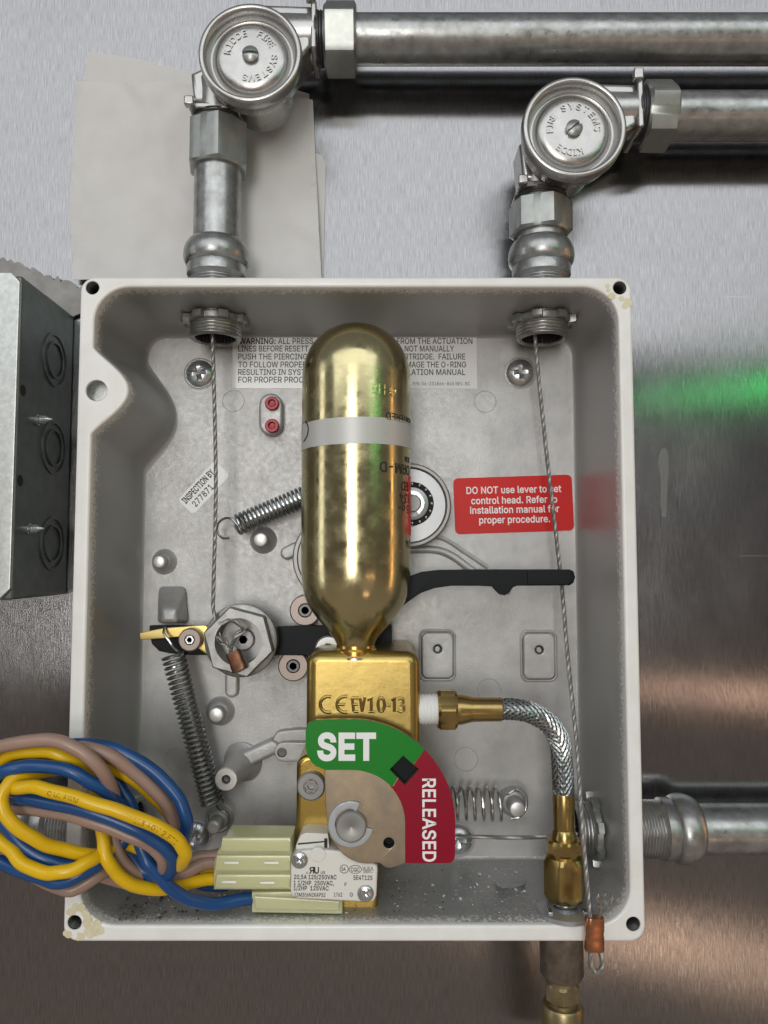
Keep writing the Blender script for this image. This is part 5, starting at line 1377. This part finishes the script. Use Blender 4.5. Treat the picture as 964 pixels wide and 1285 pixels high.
for s_, x_, y_, cp, wd, b2 in (('20,5A 125/250VAC', 369, 1103, 5.2, 53.5, .008), ('1 1/2HP  250VAC,', 368.5, 1110.5, 5.2, 50.5, .008), ('1/2HP  125VAC', 368.5, 1117, 5.2, 44, .008), ('X3M306N2KAP52', 369, 1125, 4.6, 39.5, .0),
                            ('1762', 419, 1125, 4.6, 10.5, 0), ('G', 439, 1125, 4.6, 4, 0), ('5E4T125', 443.5, 1104, 5.2, 24, .004), ('F', 432.5, 1112, 4.2, 2.6, 0), ('16 (6) A', 455, 1090.5, 3.2, 13, 0), ('250V~', 456, 1095.6, 3.0, 12, 0),
                            ('c', 384.5, 1096.5, 3.4, 2.4, 0), ('US', 402.5, 1096.5, 3.2, 5.5, 0), ('CQC', 440.5, 1093.5, 4.6, 11, 0), ('SA', 428.5, 1092.5, 4.0, 5.5, 0)):
    tx.join(text_px(s_, x_, y_, cp, HT, wd, K * .6, bold=b2 + .016, ext=.05))
# mirrored R and U mark
mk = text_px('R', 388, 1096, 7.6, HT, 6.4, 0, bold=.03)
xm = [v.x for v in mk.v]; cxm = (min(xm) + max(xm)) / 2
for v in mk.v: v.x = 2 * cxm - v.x
tx.join(mk); tx.join(text_px('U', 394.4, 1096, 7.6, HT, 6.0, 0, bold=.03))
tx.join(arc_px(432, 1090.5, 5.2, 0, 360, HT + .02, .1))
P = [at(446 + 7.8 * math.cos(q), 1091 + 5 * math.sin(q), HT + .02) for q in [i * PI / 12 for i in range(24)]]
tx.tube(P, .1, 5, closed=True)
tx.tube([at(455, 1091.7, HT + .02), at(469, 1091.7, HT + .02)], .09, 5)
obj('lettering', tx, M['ink'], t, smooth=0)

# ================================================================== TERMINAL HOUSINGS
t = thing('terminal_housing', 'upper pale translucent terminal housing with the brown and yellow wires', 'terminal housing', at(320, 1090, 38), 'pale nylon terminal housings')
obj('shell', S2([O2([(283, 1050), (366, 1051), (368, 1117), (268, 1117), (268, 1083), (272, 1070)], 48)], 37, 48, .6), M['nylon'], t)
for y0, y1, x0 in ((1051, 1069, 276), (1073, 1093, 269), (1097, 1115, 269)):
    obj('cell', S2([O2([(x0 + 3, y0), (365, y0), (365, y1), (x0, y1)], 49)], 47.5, 49.4, .7), M['nylon'], t)
for px, py in ((291, 1082), (341, 1082), (336, 1107), (288, 1106)):
    obj('terminal', S2([O2([(px - 9, py - 1.2), (px + 9, py - 1.6), (px + 9, py + 1.6), (px - 9, py + 1.2)], 49)], 48.5, 49.7, .15), M['sticker'], t)
t = thing('terminal_housing', 'lower pale translucent terminal housing with the single blue wire', 'terminal housing', at(370, 1132, 36), 'pale nylon terminal housings')
obj('shell', S2([O2([(316, 1119), (372, 1118), (430, 1128), (430, 1147), (316, 1145)], 46)], 38, 46.5, .7), M['nylon'], t)
obj('cell', S2([O2([(320, 1124), (426, 1130), (426, 1143), (320, 1141)], 47)], 46, 47.4, .6), M['nylon'], t)
obj('terminal', S2([O2([(345, 1130), (392, 1132), (392, 1137), (345, 1136)], 43)], 41.5, 43.5, .3), M['bright'], t)

# ================================================================== COILED WIRES
WPATH = {}
def wire(pts, m, label, r=2.06):
    P = cat([at(*p) for p in pts], 10)
    sd = len(pts) * 1.7 + pts[0][0]
    P = [p + Vector((noise.noise(Vector((i * .11, sd, 0))), .5 * noise.noise(Vector((i * .11, sd, 5))), noise.noise(Vector((i * .11, sd, 9))))) * .55 for i, p in enumerate(P)]
    wo = lone('wire', G().tube(P, r, 14), m, label, 'wire', at(*pts[0]), 'coiled wires at the left', smooth=60)
    WPATH[wo.name] = P
    return wo
lo, md, hi, tp = 57, 62, 67, 71
wire([(285, 1102, 44), (262, 1103, 46), (226, 1111, 52), (193, 1116, 57), (166, 1109, 61), (146, 1096, 64), (133, 1073, 65), (128, 1043, 62), (124, 1004, 59), (115, 976, 62), (100, 960, 65), (77, 948, 67), (50, 943, 67), (20, 946, 67), (-8, 960, 66), (-45, 1000, 64),
      (-38, 1033, 64), (-8, 1050, 66), (13, 1066, 68), (33, 1086, 70), (60, 1096, 71), (86, 1093, 71), (113, 1080, 68), (135, 1068, 62), (165, 1060, 56), (200, 1078, 56), (222, 1087, 62), (232, 1077, 68), (229, 1063, 71), (212, 1046, 73), (180, 1030, 74),
      (140, 1015, 75), (93, 1000, 75), (50, 990, 74), (23, 988, 71), (4, 992, 66), (-12, 1005, 62)], M['yellow'], 'yellow wire running in front across the coil and into the upper housing')
wire([(285, 1093, 42), (258, 1096, 43), (238, 1090, 44), (228, 1050, 47), (208, 1014, 53), (172, 981, 58), (150, 968, 60), (130, 960, 61), (90, 963, 58), (46, 970, 65), (23, 973, 69), (7, 990, 72), (4, 1012, 73), (17, 1036, 73), (43, 1053, 71), (76, 1066, 67), (113, 1074, 63), (150, 1072, 56), (185, 1085, 52)],
     M['yellow'], 'yellow wire making the tight small loop at the left of the coil')
wire([(335, 1127, 42), (312, 1128, 45), (272, 1134, 50), (239, 1129, 55), (212, 1112, 59.5), (189, 1086, 61), (178, 1065, 60), (172, 1040, 59), (166, 1016, 58), (156, 996, 57.5), (143, 973, 57), (125, 952, 56.5), (98, 948, 56.5), (58, 952, 58), (10, 970, 60), (-18, 1000, 62), (0, 1026, 64),
      (17, 1049, 66), (40, 1069, 66.5), (66, 1082, 66), (93, 1084, 64), (120, 1074, 60), (145, 1062, 56), (185, 1096, 56), (210, 1096, 60), (219, 1084, 65), (212, 1068, 67.5), (186, 1049, 69), (150, 1031, 70), (100, 1015, 70), (50, 1005, 69), (20, 1000, 67), (-5, 1002, 64)],
     M['blue'], 'blue wire leading down into the lower terminal housing')
wire([(285, 1110, 41), (262, 1111, 43), (242, 1104, 46), (222, 1096, 50), (214, 1080, 53), (226, 1066, 56), (231, 1053, 59), (234, 1030, 62), (226, 1003, 62), (199, 973, 62), (166, 950, 62), (133, 937, 62), (100, 935, 62), (60, 942, 60), (20, 958, 60), (-18, 985, 60), (-25, 1055, 60), (10, 1085, 62), (53, 1102, 66),
      (76, 1107, 67), (106, 1096, 66), (133, 1076, 62), (158, 1050, 58), (156, 1020, 61), (143, 1003, 65), (123, 986, 68.5), (96, 971, 70), (60, 961, 70), (27, 963, 70), (0, 970, 70), (-30, 990, 66)], M['blue'], 'blue wire forming the outermost right hand curve of the coil')
wire([(285, 1080, 44), (262, 1083, 46), (232, 1095, 50), (205, 1103, 53), (170, 1095, 57), (150, 1075, 60), (143, 1046, 60), (145, 1020, 61), (143, 1000, 64), (138, 985, 66.5), (120, 958, 70), (90, 936, 71), (55, 928, 71), (20, 933, 71), (-10, 943, 70), (-48, 985, 66), (-30, 1045, 62), (10, 1078, 59), (45, 1100, 60), (72, 1113, 62),
      (95, 1115, 62), (120, 1100, 60), (140, 1087, 57), (165, 1075, 54), (190, 1097, 55), (203, 1090, 60), (205, 1078, 64), (186, 1060, 66), (150, 1043, 67), (100, 1026, 67), (50, 1016, 66), (20, 1014, 64), (-5, 1016, 61)], M['brown'], 'brown wire arching over the top of the coil at its outside')
wire([(285, 1071, 43), (266, 1073, 44), (240, 1078, 46), (212, 1088, 49), (200, 1080, 51), (212, 1060, 54), (220, 1040, 57.5), (216, 1020, 59), (199, 996, 61), (172, 973, 63), (140, 950, 65), (106, 938, 65.5), (70, 944, 62), (20, 965, 58), (-10, 1000, 57), (10, 1040, 58), (45, 1058, 61), (85, 1070, 62), (118, 1078, 59), (128, 1098, 56), (160, 1108, 52.5), (190, 1108, 50)],
     M['brown'], 'brown wire curving inside the outer blue wire on the right of the coil')

def print_on(o, s_, p0, cap, r=2.06):
    'small print bent along the front of a wire, starting at the path point nearest to p0'
    t0 = at(*p0)
    P = WPATH[o.name]
    k = min(range(len(P)), key=lambda i: (P[i] - t0).length)
    L = [0]
    for i in range(k, len(P) - 1): L.append(L[-1] + (P[i + 1] - P[i]).length)
    V, Fc = text2d(s_, .0, .02)
    vs = []
    flip = (P[k + 3] - P[k]).x < 0
    x1 = max(v.x for v in V)
    for v in V:
        d = ((x1 - v.x) if flip else v.x) * cap
        i = max(q for q in range(len(L)) if L[q] <= d)
        a, b = P[min(k + i, len(P) - 2)], P[min(k + i + 1, len(P) - 1)]
        t = (b - a).normalized(); c = a + t * (d - L[i])
        if flip: t = -t
        sd = t.cross(TOC).normalized() * -1
        if sd.z < 0: sd = -sd
        n = sd.cross(t); n = n if n.y < 0 else -n
        y = (v.y - .5) * cap
        vs.append(c + sd * y + n * (math.sqrt(max(r * r - y * y, .01)) + .02 + v.z * .5))
    obj('print', G().add(vs, Fc), M['wireink'], o, smooth=0)
ye = [o for o in COL.objects if o.name.startswith('wire') and o.get('category') == 'wire' and 'yellow' in o['label']]
print_on(ye[0], 'LL3 A0V 2 FT1', (222, 1054, 72), 1.5)
print_on(ye[0], 'C UL AWM', (104, 1003, 75), 1.4)
# ================================================================== BRAIDED HOSE
t = thing('braided_hose', 'braided steel hose with brass ends bending from the valve to the bottom wall', 'hose', at(600, 890, 36))
HH = 39.0
ya = 890
oN = at(527, ya, HH)
def X_(px, py=ya, h=HH): return at(px, py, h).x
zH = at(600, ya, HH).z
def hl(px): return Vector((X_(px), -HH, zH))
obj('taped_thread', G().lathe(threads(5.3, 0, X_(552) - X_(520), 1.2, .35), hl(520), XR, 32), M['tape'], t)
hexnut(hl(549), XR, X_(573) - X_(549), 7.6, 0, M['brass'], t, 'hex_nut', R(24), .9)
obj('sleeve', G().lathe([(5.2, 0), (5.2, 1.6), (4.4, 5), (4.2, 6), (4.1, X_(630) - X_(573) - .4), (3.7, X_(630) - X_(573))], hl(573), XR, 36), M['brass'], t)
xv = at(708, 1060, HH).x
zE = at(708, 994, HH).z
pl = [hl(627), hl(640)]
zc_ = zH
path = cat([hl(625), hl(645), at(668, 895, HH), at(689, 909, HH), at(702, 930, HH), Vector((xv - .2, -HH, at(708, 960, HH).z)), Vector((xv, -HH, at(708, 985, HH).z)), Vector((xv, -HH, zE - 2))], 16)
path = resample(path, .7)
RHs = 3.75
obj('core', G().tube(path, RHs - .55, 20), M['dark'], t)
fr = path_frames(path)
g = G()
NB = 13
for dr in (1, -1):
    for k in range(NB):
        for sub in (-.85, 0, .85):
            pts = []
            for i, p in enumerate(path):
                q = dr * (2 * PI * i * .7 / 30.0) + 2 * PI * k / NB
                wv = math.sin((q * NB - dr * 0) * 1.0 + (2 * PI * i * .7 / 30.0) * NB * dr + (0 if dr > 0 else PI))
                qq = q + sub * .10
                pts.append(p + (fr[i][1] * math.cos(qq) + fr[i][2] * math.sin(qq)) * (RHs - .25 + .16 * wv))
            g.tube(pts, .165, 4)
obj('braid', g, M['spring'], t, smooth=60)
def zv(py): return at(708, py, HH).z
dn = -UPZ
ov = Vector((xv, -HH, 0))
def vl(pairs, seg=36, nm='sleeve', m='brass'):
    return obj(nm, G().lathe([(r, -zv(py)) for r, py in pairs], ov, dn, seg), M[m], t)
vl([(3.6, 995), (3.75, 997), (3.75, 1038), (3.6, 1040), (4.3, 1046), (4.3, 1054), (3, 1056)])
hexnut(Vector((xv, -HH, zv(1052))), dn, zv(1052) - zv(1070), 6.6, 0, M['brass'], t, 'hex_nut', R(10), .8)
hexnut(Vector((xv, -HH, zv(1073))), dn, zv(1073) - zv(1127), 7.4, 0, M['brass'], t, 'adapter', R(24), 1.6)
vl([(5.2, 1066), (5.2, 1078)], 36, 'gap_collar')
vl([(4.4, 1122), (4.4, 1132), (5.6, 1133), (5.6, 1146), (5.2, 1148)], 36, 'collar', 'bright')
t = thing('flat_washer', 'grey flat washer around the hose collar on the bottom wall', 'washer', Vector((xv, -HH, zv(1150))))
zw = iz0 + 1.3
zwash = zw
o = Vector((xv - 1.0, -44, zwash))
obj('disc', G().polar(lambda q: 9.3, 4.6, o, UPZ, -1.2, .2, 64, .2), M['washer'], t)
obj('tongue', G().box(o + Vector((5.8, -2.5, .5)), (1.6, 3.2, .8)), M['bright'], t, bevel=.2)
obj('tongue', G().box(o + Vector((-5.8, -2.5, .5)), (1.6, 3.2, .8)), M['bright'], t, bevel=.2)
# fittings below the box
t = thing('brass_fitting', 'brass pipe fitting hanging below the box with a brown stained collar', 'pipe fitting', Vector((xv, -HH, zbot)))
HF = 40.0
xf = at(705, 1210, HF).x
of = Vector((xf, -HF, 0))
def zf2(py): return at(705, py, HF).z
obj('collar', G().lathe([(7.2, -(zbot + 2)), (7.3, -zf2(1219)), (6.6, -zf2(1224)), (4.5, -zf2(1226))], of, -UPZ, 40), M['bronze'], t)
obj('neck', G().lathe([(5.3, -zf2(1222)), (5.3, -zf2(1236))], of, -UPZ, 32), M['oldbrass'], t)
hexnut(Vector((xf, -HF, zf2(1230))), -UPZ, zf2(1230) - zf2(1254), 6.2, 0, M['oldbrass'], t, 'hex_nut', R(10), .9)
obj('tail', G().lathe([(5.0, -zf2(1252)), (5.0, -zf2(1258)), (6.4, -zf2(1258.5)), (6.9, -zf2(1262)), (6.9, -zf2(1280)), (6.9, -zf2(1420))], of, -UPZ, 36), M['oldbrass'], t)
